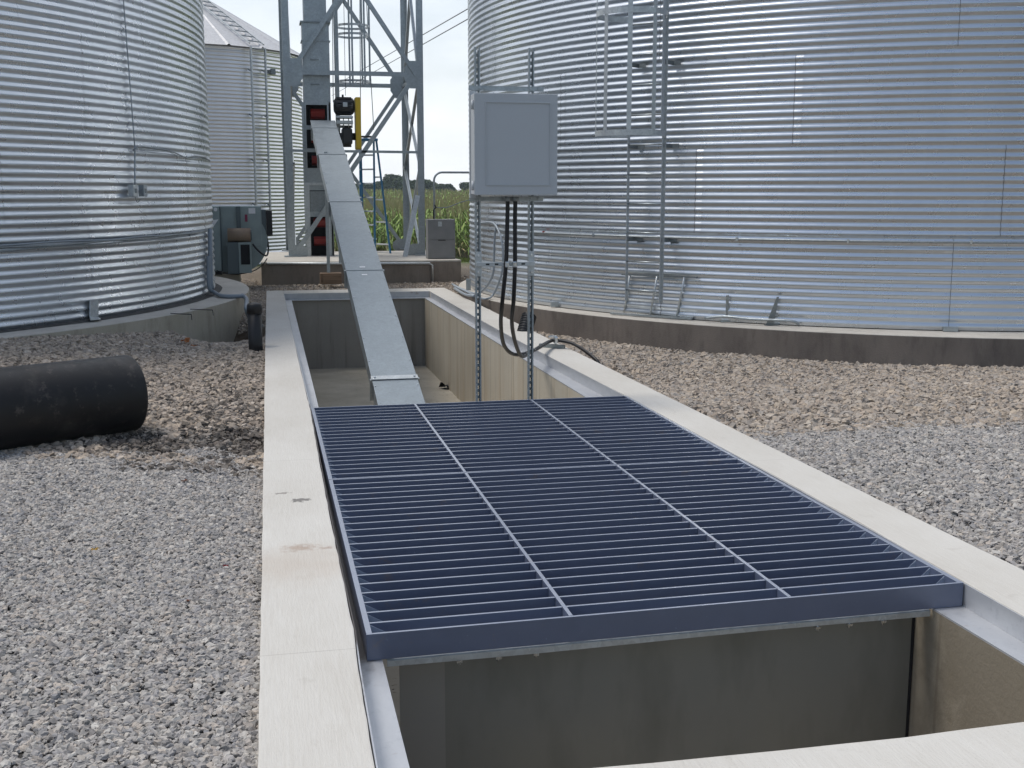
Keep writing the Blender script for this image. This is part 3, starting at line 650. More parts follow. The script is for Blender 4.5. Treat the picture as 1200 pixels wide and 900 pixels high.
# angle bracket stands on the pad
sh = thing('anchor_bracket', 'upright steel angle bracket beside curved tube at the foot of right bin', 'bracket', gp(903, 382, BRZ))
mb = MB(); a = gp(902, 381, BRZ+.005); tpp = wall_at(911.5, 348, .06); mb.plate([a+Vector((-.05, 0, 0)), a+Vector((.05, 0, 0)), tpp+Vector((.012, 0, 0)), tpp+Vector((-.012, 0, 0))], .008)
mb.bar(a+Vector((-.06, -.02, .004)), a+Vector((.12, .03, .004)), .06, .008); mb.build('plate', M['galv_dark'], sh)
mb = MB(); mb.tube(smooth_path([wall_at(826, 373, .10), wall_at(850, 371, .13), wall_at(880, 374, .13), wall_at(925, 376, .12), wall_at(936, 380, .05)]), .016, 8); mb.build('tube', M['galv'], sh)
sb = MB(); a = gp(852, 377, BRZ+.005); tpp = wall_at(852.5, 346, .06)
sb.bar(a, tpp, .035, .008, up=(0, -1, 0)); sb.bar(a+Vector((-.09, 0, .01)), a+Vector((.09, -.03, .01)), .05, .02)
tag(sb.build('anchor_bracket', M['galv'], None), 'short upright steel strap at right bin foot right of the three-legged stand', 'bracket')
sb = MB(); a = gp(652, 360, BRZ+.005); sb.box(a+Vector((0, 0, .04)), (.16, .05, .07), None, .006); sb.bar(a+Vector((.1, -.02, 0)), a+Vector((.1, 0, .12)), .03, .02)
tag(sb.build('anchor_bracket', M['galv'], None), 'low steel anchor plate at the right bin foot behind the enclosure posts', 'bracket')
sb = MB(); a0, a1 = wall_at(1105, 386, .04), wall_at(1122, 386, .04); a0.z = a1.z = BRZ+.03; sb.bar(a0, a1, .08, .05)
tag(sb.build('anchor_bracket', M['galv'], None), 'tiny anchor plate at the right bin foot below the rightmost sheet seam', 'bracket')
# flexible conduits dropping off the right bin, left side
fx = thing('flexible_conduits', 'looping grey conduits running down the left side of right bin', 'conduit', cyl(580, 345, BRC, BRR+.1))
def cp(px, py, off): return cyl(px, py, BRC, BRR+off)
MB().tube(smooth_path([cp(560, 262, .05), cp(576, 261, .07), cp(584, 270, .08), cp(589, 290, .08), cp(588, 320, .09), cp(578, 345, .14), gp(566, 350, BRZ+.02), gp(545, 341, BRZ+.02), gp(532, 335, BRZ+.02)]), .016, 8).build('conduit', M['conduit'], fx)
MB().tube(smooth_path([cp(583, 262, .05), cp(580, 275, .07), cp(579, 300, .08), cp(578, 320, .09), cp(570, 336, .12), gp(558, 344, BRZ+.02), gp(540, 338, BRZ+.02), gp(530, 333, BRZ+.02)]), .016, 8).build('conduit', M['conduit'], fx)
MB().tube(smooth_path([gp(556, 347, BRZ+.018), gp(545, 345, BRZ+.018), gp(533, 338, BRZ+.018)]), .02, 8).build('conduit', M['conduit'], fx)
p = gp(549, 340, BRZ); MB().box((p.x, p.y, BRZ+.09), (.07, .05, .18), None, .004).build('stub_box', M['galv'], fx)
# corrugated drain pipe
p = gp(610, 404, -.15); mb = MB(); q = at(620, 371, p.y+.25); n_ = 44
d = q-p; mb.tube([p+d*k/n_ for k in range(n_+1)], [.082+.008*(1 if k % 4 < 2 else -1) for k in range(n_+1)], 20)
tag(mb.build('drain_pipe', M['black'], None), 'black corrugated drain pipe poking up between right curb and bin pad', 'pipe')

# left bin fittings
def lp(px, py, off): return cyl(px, py, BLC, BLR+off)
cab = thing('bin_wiring', 'thin grey wires on the left bin leading to a small junction box', 'wiring', lp(160, 225, .05))
MB().tube([lp(144+(158-144)*k/20, -8+(172+8)*k/20, .025) for k in range(21)], .007, 6).build('wire', M['conduit'], cab)
MB().tube([lp(158, 170+(218-170)*k/5, .025) for k in range(6)], .009, 6).build('wire', M['conduit'], cab)
MB().tube([lp(x, y, .03) for x, y in ((156, 176), (162, 171.5), (175, 173), (195, 176), (205, 179), (218, 185), (228, 183), (238, 184), (246, 188))], .009, 6).build('wire', M['galv_dark'], cab)
MB().tube([lp(x, y, .03) for x, y in ((158, 174), (175, 175.5), (198, 178), (212, 184), (226, 186.5), (240, 183), (247, 190))], .006, 6).build('wire', M['galv_light'], cab)
jb = thing('junction_box', 'small twin grey junction box on the left bin wall', 'junction box', lp(161, 224, .04))
for px, wd, mt in ((156, .095, 'galv_light'), (167.5, .075, 'galv')):
    p = lp(px, 223.5, .055); a = theta(p, BLC); d = Vector((math.cos(a), math.sin(a), 0)); rot = Matrix((Vector((-d.y, d.x, 0)), d, Vector((0, 0, 1)))).transposed()
    o = MB().box(p, (wd, .07, .135), rot, .006).build('box', M[mt], jb)
    MB().box(p+d*.037, (wd*.4, .008, .05), rot, .002).build('cover', M['galv_dark'], o)
MB().tube(smooth_path([lp(158, 230, .04), lp(161, 237, .05), lp(165, 233, .05)], 5), .005, 6).build('wire', M['galv_dark'], jb)
cb = thing('conduit_run', 'dark wires strapped round the left bin feeding a grey conduit to the ground', 'conduit', lp(243, 275, .05))
for dz, r_, mt in ((0, .011, 'galv_dark'), (.035, .009, 'conduit'), (-.03, .008, 'galv_dark')):
    pts = band(BLC, BLR+.03, (-40, 293), (243, 270)); 
    MB().tube([p+Vector((0, 0, dz*(1-k/42)+.006*math.sin(k*.5+dz*90))) for k, p in enumerate(pts)], r_, 6).build('wire', M[mt], cb)
a = gp(247, 344, BLZ+.03)
MB().tube([lp(246, 268, .05), lp(246.5, 300, .05), lp(247, 330, .05), a+Vector((.02, -.02, .06))], .032, 10).build('riser', M['pvc'], cb)
MB().tube(smooth_path([lp(244, 300, .04), lp(245, 335, .04), a+Vector((.05, -.05, .02)), gp(262, 347, BLZ+.03), gp(286, 347, BLZ+.03)]), .028, 10).build('elbow_run', M['pvc'], cb)
MB().tube(smooth_path([gp(284, 346, BLZ+.03), gp(289, 351, BLZ+.0), gp(289, 362, BLZ-.06)+Vector((0, -.1, 0)), gp(296, 378, -.1), gp(306, 382, -.12)]), .028, 10).build('drop', M['pvc'], cb)
sb = MB(); a = lp(105, 352, .025); b_ = lp(105, 372, .03); a2 = lp(115, 352, .025); b2 = lp(115, 372, .03)
sb.plate([b_, b2, a2, a], .012); c2 = gp(118, 374, BLZ+.03); c1 = gp(106, 375, BLZ+.03); sb.plate([b_, b2, c2, c1], .01)
for py in (357, 364): sb.tube([lp(112, py, .02), lp(112, py, .05)], .01, 6)
tag(sb.build('anchor_bracket', M['galv_light'], None), 'pale steel anchor bracket at the foot of the left bin above culvert pipe', 'bracket')
for (a, b) in (((200, 367.2), (224, 368.5)), ((223, 362.3), (249, 363.3))):
    A_, B_ = gp(*a, BLZ+.004), gp(*b, BLZ+.004)
    tag(MB().tube([A_, B_, gp(b[0]+1, b[1]+6, BLZ-.1)], .006, 6).build('form_wire', M['blackp'], None), ('left' if a[0] < 210 else 'right')+' of two short dark wires lying across the left pad edge', 'wire', 'wires across the left pad edge')

# ------------------------------------------------------------------ third bin
c3 = at(214, 200, 31.0); C3 = (c3.x, c3.y)
tR = R_  # fit the radius so the right outline falls at px 357
best = min(np.arange(2, 6, .01), key=lambda r_: abs(((lambda d, a, b: 600+FPX*np.dot(np.array([math.sin(a+b)*10, math.cos(a+b)*10, 0]), R_)/np.dot(np.array([math.sin(a+b)*10, math.cos(a+b)*10, 0]), F_))(0, math.atan2(C3[0], C3[1]), math.asin(r_/math.hypot(*C3))))-358))
R3 = float(best)
Z3 = -.35
ze = at(300, 52, C3[1]-R3).z; rings3 = round((ze-Z3)/RING); Z3 = ze-rings3*RING
B3 = thing('grain_bin', 'small bright bin with conical ribbed roof seen behind the steel tower', 'grain bin', (C3[0], C3[1], Z3))
bin_wall('wall', C3, R3, Z3, rings3, M['bin_old'], B3, 96, .0084, 6)
ro = cone_roof(C3, R3, ze+.02, B3, M['roof'], R(30), 22, .3)
l3 = MB(); A_ = theta(cyl(301, 150, C3, R3), C3); d3 = Vector((math.cos(A_), math.sin(A_), 0)); t3 = Vector((-d3.y, d3.x, 0)); b3 = Vector((*C3, 0))+d3*(R3+.14)
w3 = .205
lr = [b3-t3*w3, b3+t3*w3]
for q in lr: l3.box((q.x, q.y, (Z3+1+ze)/2), (.03, .05, ze-Z3-1), Matrix((t3, d3, Vector((0, 0, 1)))).transposed())
l3o = l3.build('ladder', M['galv_light'], B3)
z = Z3+1.2
while z < ze:
    MB().tube([lr[0]+Vector((0, 0, z)), lr[1]+Vector((0, 0, z))], .013, 6).build('rung', M['galv_light'], l3o); z += .3
zb3 = Z3+1.5
while zb3 < ze:
    for q in lr: 
        MB().bar(q+Vector((0, 0, zb3)), q-d3*.14+Vector((0, 0, zb3+.06)), .02, .03).build('bracket', M['galv_dark'], l3o)
    zb3 += RING
rl = MB(); sl3 = math.tan(R(30))
def rp(s, k): rad = (R3+.1)*(1-k)+.4*k; return Vector((*C3, 0))+d3*rad+t3*s+Vector((0, 0, ze+(R3+.1-rad)*sl3+.08))
for s_ in (-w3, w3): rl.bar(rp(s_, 0), rp(s_, .95), .03, .03)
rlo = rl.build('roof_ladder', M['galv_light'], B3)
for k in range(11): MB().bar(rp(-w3, .04+.085*k), rp(w3, .04+.085*k), .03, .02).build('rung', M['galv_dark'], rlo)
p = cyl(320, 84, C3, R3+.08); MB().box(p, (.12, .12, .13), None, .01).build('vent_box', M['galv_dark'], B3)

# ------------------------------------------------------------------ tower pad
TZ = .36; PX0, PX1, PY0, PY1 = 0.0, 3.62, 21.35, 25.0
tp = thing('tower_pad', 'rectangular soil-stained concrete pad carrying the elevator tower', 'concrete pad', (1.8, 23, -.3))
MB().bx(PX0, PX1, PY0, PY1, -.5, TZ-.03, .01).build('footing', M['pad_brown'], tp)
MB().bx(PX0-.004, PX1+.004, PY0-.004, PY1+.004, TZ-.03, TZ, .006).build('top_surface', M['pad_top'], tp)
mb = MB(); mb.tube([at(313, 309, PY0-.03), at(400, 309, PY0-.03), at(503, 308.5, PY0-.03), at(506.5, 311, PY0-.03), at(507, 331, PY0-.03)], .024, 8)
tag(mb.build('conduit', M['galv_light'], None), 'straight galvanised conduit along the tower pad front edge', 'conduit')

# ------------------------------------------------------------------ support tower
fl, fr = gp(341, 300, TZ), gp(493, 300, TZ)
TY = (fl.y+fr.y)/2; TX0, TX1 = at(341, 250, TY).x, at(494.0, 250, TY).x; TD = TX1-TX0; TYb = TY+TD*.98; TH = 14.0
tw = thing('support_tower', 'galvanised steel lattice tower with four angle legs around the bucket elevator', 'tower', ((TX0+TX1)/2, (TY+TYb)/2, TZ))
LW = .125
for x, sx in ((TX0, 1), (TX1, -1)):
    for y, sy in ((TY, 1), (TYb, -1)):
        mb = MB(); mb.bx(x-sx*.06, x+sx*(LW-.06), y-.006, y+.006, TZ, TH); mb.bx(x-sx*.06-.006*sx, x-sx*.06+.006*sx, min(y, y+sy*LW), max(y, y+sy*LW), TZ, TH)
        mb.bx(x-.15, x+.15, y-.15, y+.15, TZ+.001, TZ+.02); mb.build('leg', M['galv'], tw)
nodes = [TZ+.08, 3.84, 7.36, 10.9]
def brace(p, q, w_=.075, face='front', mat='galv'):
    mb = MB(); up = (0, 1, 0) if face in ('front', 'back') else (1, 0, 0); w_ = w_*.8; mb.bar(p, q, w_, .012, up=up)
    d = (Vector(q)-Vector(p)).normalized(); u = Vector(up); side = d.cross(u).normalized()*(w_/2)
    mb.bar(Vector(p)+side+u*.03, Vector(q)+side+u*.03, .010, .06, up=up); return mb.build('brace', M[mat], tw)
def FP(y, xs_, z): return Vector((TX0+(TX1-TX0)*xs_, y, z))
for (y, face, off) in ((TY, 'front', -.02), (TYb, 'back', .02)):
    yy = y+off
    for i in range(3):
        z0, z1 = nodes[i], nodes[i+1]
        if i == 0:
            if face == 'front': brace(FP(yy, .03, z0), FP(yy, .97, z1), .10, face)
            else:
                brace(FP(yy, .03, z0), FP(yy, .97, z1), .085, face); brace(FP(yy-.03, .97, z0), FP(yy-.03, .03, z1), .085, face)
        else:
            brace(FP(yy, .03, z0), FP(yy, .97, z1), .095, face); brace(FP(yy+off, .97, z0), FP(yy+off, .03, z1), .095, face)
        brace(FP(yy+.015, .10, z1), FP(yy+.015, .90, z1), .10, face)
brace(FP(TY-.02, 0, at(400, 177, TY).z), FP(TY-.02, 1, at(400, 178, TY).z), .055)
for x, face in ((TX0+.03, 'side'), (TX1-.045, 'side')):
    for i in range(3):
        z0, z1 = nodes[i], nodes[i+1]
        zs = [z0, (z0+z1)/2, z1] if i == 0 else [z0, z1]
        for za, zc in zip(zs, zs[1:]):
            brace(Vector((x, TY, za)), Vector((x, TYb, zc)), .06, face); brace(Vector((x+.015, TYb, za)), Vector((x+.015, TY, zc)), .06, face)
        brace(Vector((x, TY, z1)), Vector((x, TYb, z1)), .07, face)
def guss(y, xa, za, h, dirx, mat='galv'):
    s_ = dirx; mb = MB(); mb.plate([(xa, y, za-h*.5), (xa+s_*.17, y, za-h*.5), (xa+s_*.28, y, za-h*.2), (xa+s_*.28, y, za+h*.25), (xa+s_*.17, y, za+h*.5), (xa, y, za+h*.5)], .012)
    for k in range(4): mb.tube([(xa+s_*.04, y-.02, za-h*.35+k*h*.22), (xa+s_*.04, y+.01, za-h*.35+k*h*.22)], .012, 6)
    mb.build('gusset_plate', M[mat], tw)
for z in nodes:
    for y in (TY-.008, TYb+.008):
        guss(y, TX0+.02, z, .52 if z > 1 else .3, 1); guss(y, TX1-.02, z, .52 if z > 1 else .3, -1)

# ------------------------------------------------------------------ bucket elevator
EY = 23.25
def X(px, Y=EY): return at(px, 200, Y).x
def Z(py, Y=EY): return at(380, py, Y).z
ex0, ex1 = at(355.5, 100, EY).x, at(387, 100, EY).x; eyb = EY+.42
el = thing('bucket_elevator', 'grey steel bucket elevator trunk with red cups showing and yellow belt guard', 'grain elevator', ((ex0+ex1)/2, EY+.2, TZ))
def panel(name, px0, px1, py0, py1, mat='galv', yo=0, parent=None):
    return MB().bx(X(px0), X(px1), EY+yo, EY+yo+.006, Z(py1), Z(py0)).build(name, M[mat], parent or el)
zt_ = Z(27)
MB().bx(ex0, ex1, EY, eyb, Z(120), zt_).build('trunk', M['galv'], el)
MB().bx(ex0+.04, ex1-.04, EY+.03, eyb-.03, zt_+.03, TH+.2).build('upper_trunk', M['galv'], el)
MB().bx(ex0-.03, ex1+.03, EY-.03, eyb+.03, zt_, zt_+.03).build('joint_flange', M['galv_dark'], el)
MB().bx(ex0-.02, ex1+.02, EY-.015, eyb+.02, zt_-.34, zt_-.32).build('joint_flange', M['galv'], el)
for z in (7.3, 9.8, 12.3): MB().bx(ex0, ex1, EY, eyb, z, z+.03).build('joint_flange', M['galv_dark'], el)
for py in (70, 99): MB().bx(X(367), X(377), EY-.02, EY-.001, Z(py)-.012, Z(py)+.012, .004).build('hand_grip', M['galv_dark'], el)
# lower housing: sides, back and front pieces leave the openings free
bz0 = TZ
for nm, a in (('side_panel', (ex0, ex0+.006, EY, eyb)), ('side_panel', (ex1-.006, ex1, EY, eyb)), ('back_panel', (ex0, ex1, eyb-.006, eyb))):
    MB().bx(*a, bz0, Z(120)-.002).build(nm, M['galv'], el)
panel('front_panel', 355.5, 360.5, 120, 300); panel('front_panel', 385, 387, 120, 300)
panel('front_panel', 360.5, 385, 120, 123); panel('front_panel', 360.5, 385, 147, 152); panel('front_panel', 360.5, 385, 174, 178)
panel('front_panel', 360.5, 385, 197, 214); panel('front_panel', 360.5, 385, 248, 254)
panel('boot_panel', 362.5, 382, 224, 248, 'galv_dark', -.012)
panel('front_panel', 360.5, 385, 214, 223)
MB().bx(X(356), X(387), EY-.025, EY-.001, Z(217), Z(214)).build('joint_flange', M['galv_light'], el)
MB().bx(X(356), X(362), EY-.03, EY-.001, bz0, Z(217)).build('corner_post', M['galv_light'], el)
MB().bx(X(380.5), X(385), EY-.03, EY-.001, bz0, Z(217)).build('corner_post', M['galv_light'], el)
MB().bx(ex0+.01, ex1-.01, EY+.30, EY+.305, bz0, Z(121)).build('belt', M['void'], el)
for py in (134, 162, 189, 262, 284):
    z = Z(py); mb = MB(); x0, x1 = ex0+.13, ex1-.11
    prof = [(.30, .09), (.14, .11), (.10, .06), (.14, -.03), (.22, -.07), (.30, -.08)]
    a = [mb.bm.verts.new((x0, EY+u, z+v)) for u, v in prof]; b = [mb.bm.verts.new((x1, EY+u, z+v)) for u, v in prof]
    for i in range(len(prof)-1): mb.bm.faces.new((a[i], a[i+1], b[i+1], b[i]))
    mb.bm.faces.new(a[::-1]); mb.bm.faces.new(b); mb.build('bucket', M['red'], el)
# drive
MY = EY+.05
mx0, mx1 = at(391, 125, MY).x, at(415, 125, MY).x; mz = at(400, 124.5, MY).z
mo = MB().tube([(mx0, MY, mz), (mx0+.03, MY, mz), (mx0+.031, MY, mz), (mx1-.03, MY, mz), (mx1, MY, mz)], [.10, .15, .155, .155, .11], 20).build('motor', M['blackp'], el)
for k in range(10):
    a = 2*math.pi*k/10+.3; mb = MB(); mb.bar((mx0+.05, MY+.16*math.cos(a), mz+.16*math.sin(a)), (mx1-.05, MY+.16*math.cos(a), mz+.16*math.sin(a)), .008, .03, up=(0, math.cos(a), math.sin(a))); mb.build('cooling_fin', M['blackp'], mo)
p = at(404.5, 124, MY-.17); MB().box((p.x, MY-.175, mz+.02), (.085, .04, .085), None, .006).build('name_plate', M['galv_light'], mo)
MB().tube([(p.x-.03, MY, mz+.16), (p.x-.03, MY, mz+.22)], .02, 8).build('lifting_eye', M['blackp'], mo)
z = at(400, 137.5, MY).z; MB().bx(at(394, 137, MY).x, at(413, 137, MY).x, MY-.16, MY+.16, z-.02, z+.02).build('motor_base', M['galv_light'], el)
z2 = at(400, 143.5, MY).z; MB().bx(at(394, 137, MY).x, at(413, 137, MY).x, MY-.14, MY+.14, z2-.03, z2+.03).build('motor_base', M['galv_light'], el)
for px in (396, 402, 408, 412):
    x = at(px, 140, MY).x; MB().tube([(x, MY-.1, at(400, 150, MY).z), (x, MY-.1, z)], .010, 6).build('mount_rod', M['galv'], el)
gx = at(406.5, 160, MY).x; gzz = at(406, 160, MY).z
gb = MB(); gb.box((gx, MY, gzz), (.20, .26, .30), None, .03); gb.tube([(gx-.17, MY, gzz), (gx+.17, MY, gzz)], .07, 14); gb.tube([(gx, MY, gzz-.2), (gx, MY, gzz+.2)], .085, 14); gb.build('gearbox', M['blackp'], el)
MB().tube([(ex1-.01, MY, gzz), (gx-.1, MY, gzz)], .035, 10).build('drive_shaft', M['galv_dark'], el)
y0, y1 = at(416, 140, MY).x, at(422.3, 140, MY).x
MB().bx(y0, y1, MY-.17, MY+.17, at(418, 175, MY).z, at(418, 114.5, MY).z, .02).build('belt_guard', M['yellow'], el)
MB().bar((y1, MY, gzz), (at(439, 160, MY).x, MY, gzz+.0), .05, .035).build('torque_arm', M['blackp'], el)
MB().bar((ex1, MY+.1, at(400, 148, MY).z), (at(413, 148, MY).x, MY+.1, at(400, 148, MY).z), .06, .05).build('motor_bracket', M['galv'], el)
MB().tube([(at(405, 118, MY).x, MY, mz+.2), (at(404.5, 60, MY).x, MY+.02, Z(-40))], .005, 5).build('hoist_wire', M['blackp'], el)

# caged ladder on the elevator
CLY = EY+.75
cl = thing('caged_ladder', 'slender caged ladder rising beside the elevator trunk inside the tower', 'ladder', (at(394, 100, CLY).x, CLY, Z(103)))
lx = at(394, 60, CLY).x; zz0 = Z(205, CLY)
for dy, wd in ((-.2, .05), (.2, .05)):
    MB().bx(lx-.03, lx+.03, CLY+dy-.015, CLY+dy+.015, zz0, TH).build('side_rail', M['galv'], cl)
z = zz0+.1
while z < 9:
    MB().tube([(lx, CLY-.2, z), (lx, CLY+.2, z)], .012, 6).build('rung', M['galv'], cl); z += .3
cxm = (lx+at(433, 60, CLY).x)/2; rx = (at(433, 60, CLY).x-lx)/2
for py in (31, 41.5, 96, -12, -60):
    z = at(410, py, CLY).z; P_ = arc(lambda a: Vector((cxm+rx*math.cos(a), CLY+.36*math.sin(a), z)), 0, 2*math.pi, 28); mb = MB(); up = Vector((0, 0, .022))
    for a_, b_ in zip(P_, P_[1:]): mb.plate([a_-up, b_-up, b_+up, a_+up], .006)
    mb.build('cage_hoop', M['galv_light'], cl)
for a in (0, .9, -.9, 1.7, -1.7):
    z0 = at(410, 100, CLY).z; x, y = cxm+rx*math.cos(a), CLY+.36*math.sin(a); MB().bx(x-.018, x+.018, y-.006, y+.006, z0, TH).build('cage_strap', M['galv'], cl)
# loose guy cables near cage
for a, b, lab in (((429, -5), (438, 152), 'pulley rope hanging nearest the right tower leg inside the tower'), ((421.5, -5), (423, 178), 'thin pull rope hanging straight down beside yellow belt guard'), ((389.5, -5), (390.5, 120), 'thin cable running down between elevator trunk and ladder')):
    tag(MB().tube([at(*a, EY+.2), at(*b, EY+.2)], .008, 5).build('pull_rope', M['galv_dark'], None), lab, 'rope', 'ropes inside the tower')

# ------------------------------------------------------------------ inclined conveyor
cv = thing('inclined_conveyor', 'long pale grey enclosed drag conveyor rising from pit to elevator', 'conveyor', (1.35, 17, .5))
def conv_pts():
    aL, aR = at(363.5, 141, 22.95), at(392.5, 141, 22.95); bL, bR = at(441, 473, 11.25), at(499.5, 471, 11.25)
    return aL, aR, bL, bR
aL, aR, bL, bR = conv_pts()
aT = (aL+aR)/2; bT = (bL+bR)/2; dirv = (bT-aT).normalized(); Ltot = (bT-aT).length
side = Vector((1, 0, 0)); side = (side-dirv*side.dot(dirv)).normalized(); nrm = side.cross(dirv).normalized()
if nrm.z < 0: nrm = -nrm
W2 = (aR-aL).length/2*1.0
CD = .21
def cpt(s, u, v): return aT+dirv*s+side*u+nrm*v
def s_at(py):    # distance along conveyor whose top shows at pixel row py
    lo, hi = 0., Ltot+4
    for _ in range(50):
        m_ = (lo+hi)/2; p = np.array(cpt(m_, 0, 0))-np.array([0, 0, H]); y = 450-FPX*(p@U_)/(p@F_)
        if y < py: lo = m_
        else: hi = m_
    return lo
def cbox(s0, s1, u0, u1, v0, v1, mb=None):
    mb = mb or MB(); c = cpt((s0+s1)/2, (u0+u1)/2, (v0+v1)/2); rot = Matrix((side, dirv, nrm)).transposed()
    return mb.box(c, (abs(u1-u0), s1-s0, abs(v1-v0)), rot)
js = [s_at(y) for y in (141, 150, 181, 236.5, 316.8, 444)]+[Ltot+2.6]
for k, (s0, s1) in enumerate(zip(js, js[1:])):
    cbox(s0+.003, s1-.003, -W2, W2, -.004, .0).build('cover', M['conv'], cv)
    cbox(s0+.004, s1-.004, -W2+.012, -W2+.018, -CD, -.005).build('side_panel', M['galv'], cv)
    cbox(s0+.004, s1-.004, W2-.018, W2-.012, -CD, -.005).build('side_panel', M['galv'], cv)
    cbox(s0+.004, s1-.004, -W2+.02, W2-.02, -CD, -CD+.006).build('bottom_panel', M['galv_dark'], cv)
    if k: 
        cbox(s0-.012, s0+.006, -W2-.004, W2+.004, .001, .007).build('joint_lip', M['conv'], cv)
        cbox(s0-.02, s0+.02, -W2-.02, -W2+.010, -CD-.02, .002).build('joint_flange', M['galv'], cv)
        cbox(s0-.02, s0+.02, W2-.010, W2+.02, -CD-.02, .002).build('joint_flange', M['galv'], cv)
s = js[1]
bl = MB()
while s < Ltot+.2:
    for u in (-W2+.018, W2-.018):
        c = cpt(s, u, .001); bl.tube([c, c+nrm*.006], .008, 6)
    s += .62
bl.build('bolts', M['zinc'], cv)
s = s_at(444); st = cbox(s-.06, s+.025, -W2-.008, W2+.008, .008, .014).build('clamp_strip', M['galv_light'], cv)
for u in (-W2+.03, W2-.03):
    c = cpt(s-.02, u, .014); MB().tube([c, c+nrm*.012], .012, 6).build('bolt', M['zinc'], st)
for s_ in (s_at(313), s_at(322)):
    cbox(s_-.02, s_+.02, -.05, .02, .0015, .003).build('label', M['white'], cv)
# support post standing on a timber block
sy = 20.6; tx = at(386.5, 300, sy).x
MB().bx(tx-.055, tx+.0, sy-.03, sy+.03, .21, 2.28).build('support_post', M['galv'], cv)
MB().bx(at(397, 300, sy+.3).x, at(397, 300, sy+.3).x+.04, sy+.28, sy+.32, .36, 2.3).build('support_post', M['galv'], cv)
wbx = thing('timber_block', 'short brown sawn timber block under the conveyor post', 'wood block', (tx, sy, 0))
MB().bx(at(375, 325, sy).x, at(400, 325, sy).x, sy-.12, sy+.12, .02, .205, .006).build('timber', M['wood'], wbx)
MB().bx(at(378, 325, sy).x, at(399, 325, sy).x, sy-.15, sy-.121, .02, .18, .004).build('timber', M['wood'], wbx)

# ------------------------------------------------------------------ blue stepladder
SY = 24.1
sp = thing('stepladder', 'blue fibreglass stepladder standing on the tower pad behind the conveyor', 'stepladder', gp(440, 294, TZ))
def srail(pa, ya, pb, yb, mat, w_=.07):
    a, b = at(*pa, ya), gp(*pb, TZ); MB().bar(a, b, .03, w_, up=(0, 1, 0)).build('side_rail', M[mat], sp); return a, b
f1 = (at(421.5, 165, SY), gp(423.5, 294, TZ)); f2 = (at(438, 165, SY), gp(439.5, 296, TZ))
r1 = (at(422.5, 165, SY+.08), Vector((gp(423, 294, TZ).x+.02, 24.7, TZ))); r2 = (at(441, 165, SY+.05), gp(457.5, 297, TZ))
for q in (f1, f2, r1, r2): MB().bar(q[0], q[1], .035, .075, up=(0, 1, 0)).build('side_rail', M['blue'], sp)
for k in range(1, 8):
    t = k/8; MB().bar(f1[0].lerp(f1[1], t), f2[0].lerp(f2[1], t), .08, .03).build('step', M['alu'], sp)
for k in range(1, 5):
    t = k/5+.12; MB().bar(f2[0].lerp(f2[1], t), r2[0].lerp(r2[1], t), .02, .03).build('spreader', M['alu'], sp)
MB().box((f1[0]+r2[0])/2+Vector((0, 0, .02)), (.38, .22, .05), None, .01).build('top_cap', M['blue'], sp)
# leaning angle
a, b = at(489.5, 229, TY-.12), gp(474.5, 301, TZ); b.y = min(b.y, TY-.3)
mb = MB(); mb.bar(a, b, .09, .008, up=(0, 1, 0)); mb.bar(a+Vector((.045, .02, 0)), b+Vector((.045, .02, 0)), .006, .05, up=(0, 1, 0))
tag(mb.build('steel_angle', M['galv_light'], None), 'loose pale steel angle leaning on the right tower leg', 'steel angle')
# grey box
GY = 21.75
gbx = thing('control_cabinet', 'dark grey steel cabinet on the right corner of tower pad', 'cabinet', at(517, 302, GY))
x0, x1 = at(501.5, 280, GY).x, at(533.5, 280, GY).x; z1 = at(517, 257, GY).z
MB().bx(x0, x1, GY, GY+.3, TZ+.001, z1, .006).build('body', M['gbox'], gbx)
zm = at(517, 281, GY).z; MB().bx(x0+.01, x1-.01, GY-.012, GY-.001, zm+.006, z1-.01, .003).build('door', M['gbox'], gbx)
MB().bx(x0+.01, x1-.01, GY-.012, GY-.001, TZ+.02, zm-.006, .003).build('door', M['gbox'], gbx)
lbz = at(515, 262.5, GY).z; lbx_ = at(515.5, 262, GY).x; MB().bx(lbx_-.035, lbx_+.035, GY-.016, GY-.013, lbz-.045, lbz+.045).build('label', M['galv_light'], gbx)
MB().bx((x0+x1)/2-.07, (x0+x1)/2+.07, GY-.02, GY-.013, zm-.014, zm+.0).build('latch', M['black'], gbx)
# guard rail hoop
RY = 22.6
hr = thing('guard_rail', 'bent galvanised pipe rail behind the dark grey cabinet', 'railing', at(509, 300, RY))
x0 = at(509, 250, RY).x; zt2 = at(520, 202, RY).z; x1 = x0+1.35; rr = .16
pts = [(x0, RY, TZ)]+[(x0+rr-rr*math.cos(a), RY, zt2-rr+rr*math.sin(a)) for a in np.linspace(0, math.pi/2, 9)]+[(x1-rr+rr*math.sin(a), RY, zt2-rr+rr*math.cos(a)) for a in np.linspace(0, math.pi/2, 9)]+[(x1, RY, -.1)]
MB().tube(pts, .021, 10).build('pipe', M['galv'], hr)
zr = at(509, 243, RY).z
MB().tube(smooth_path([(x0, RY, zr), (x0+.25, RY-.01, zr-.0), (x0+.6, RY-.01, zr+.12), (x1, RY, zr+.3)]), .010, 6).build('cord', M['galv_dark'], hr)
mb = MB(); mb.tube([(x0-.015, RY-.02, zr-.25), (x0-.02, RY-.03, zr-.05), (x0+.03, RY-.03, zr), (x0, RY-.03, zr+.05)], .014, 6); mb.build('knot', M['black'], hr)

# ------------------------------------------------------------------ fan / heater unit
FY = 20.6
fan = thing('fan_unit', 'green-grey centrifugal bin fan with brown motor beside left bin', 'fan', at(285, 322, FY))
def fx_(px, Y=FY): return at(px, 285, Y).x
def fz(py, Y=FY): return at(285, py, Y).z
MB().bx(fx_(240), fx_(307.5), FY+.12, FY+.62, fz(290), fz(241.5), .02).build('housing', M['fan'], fan)
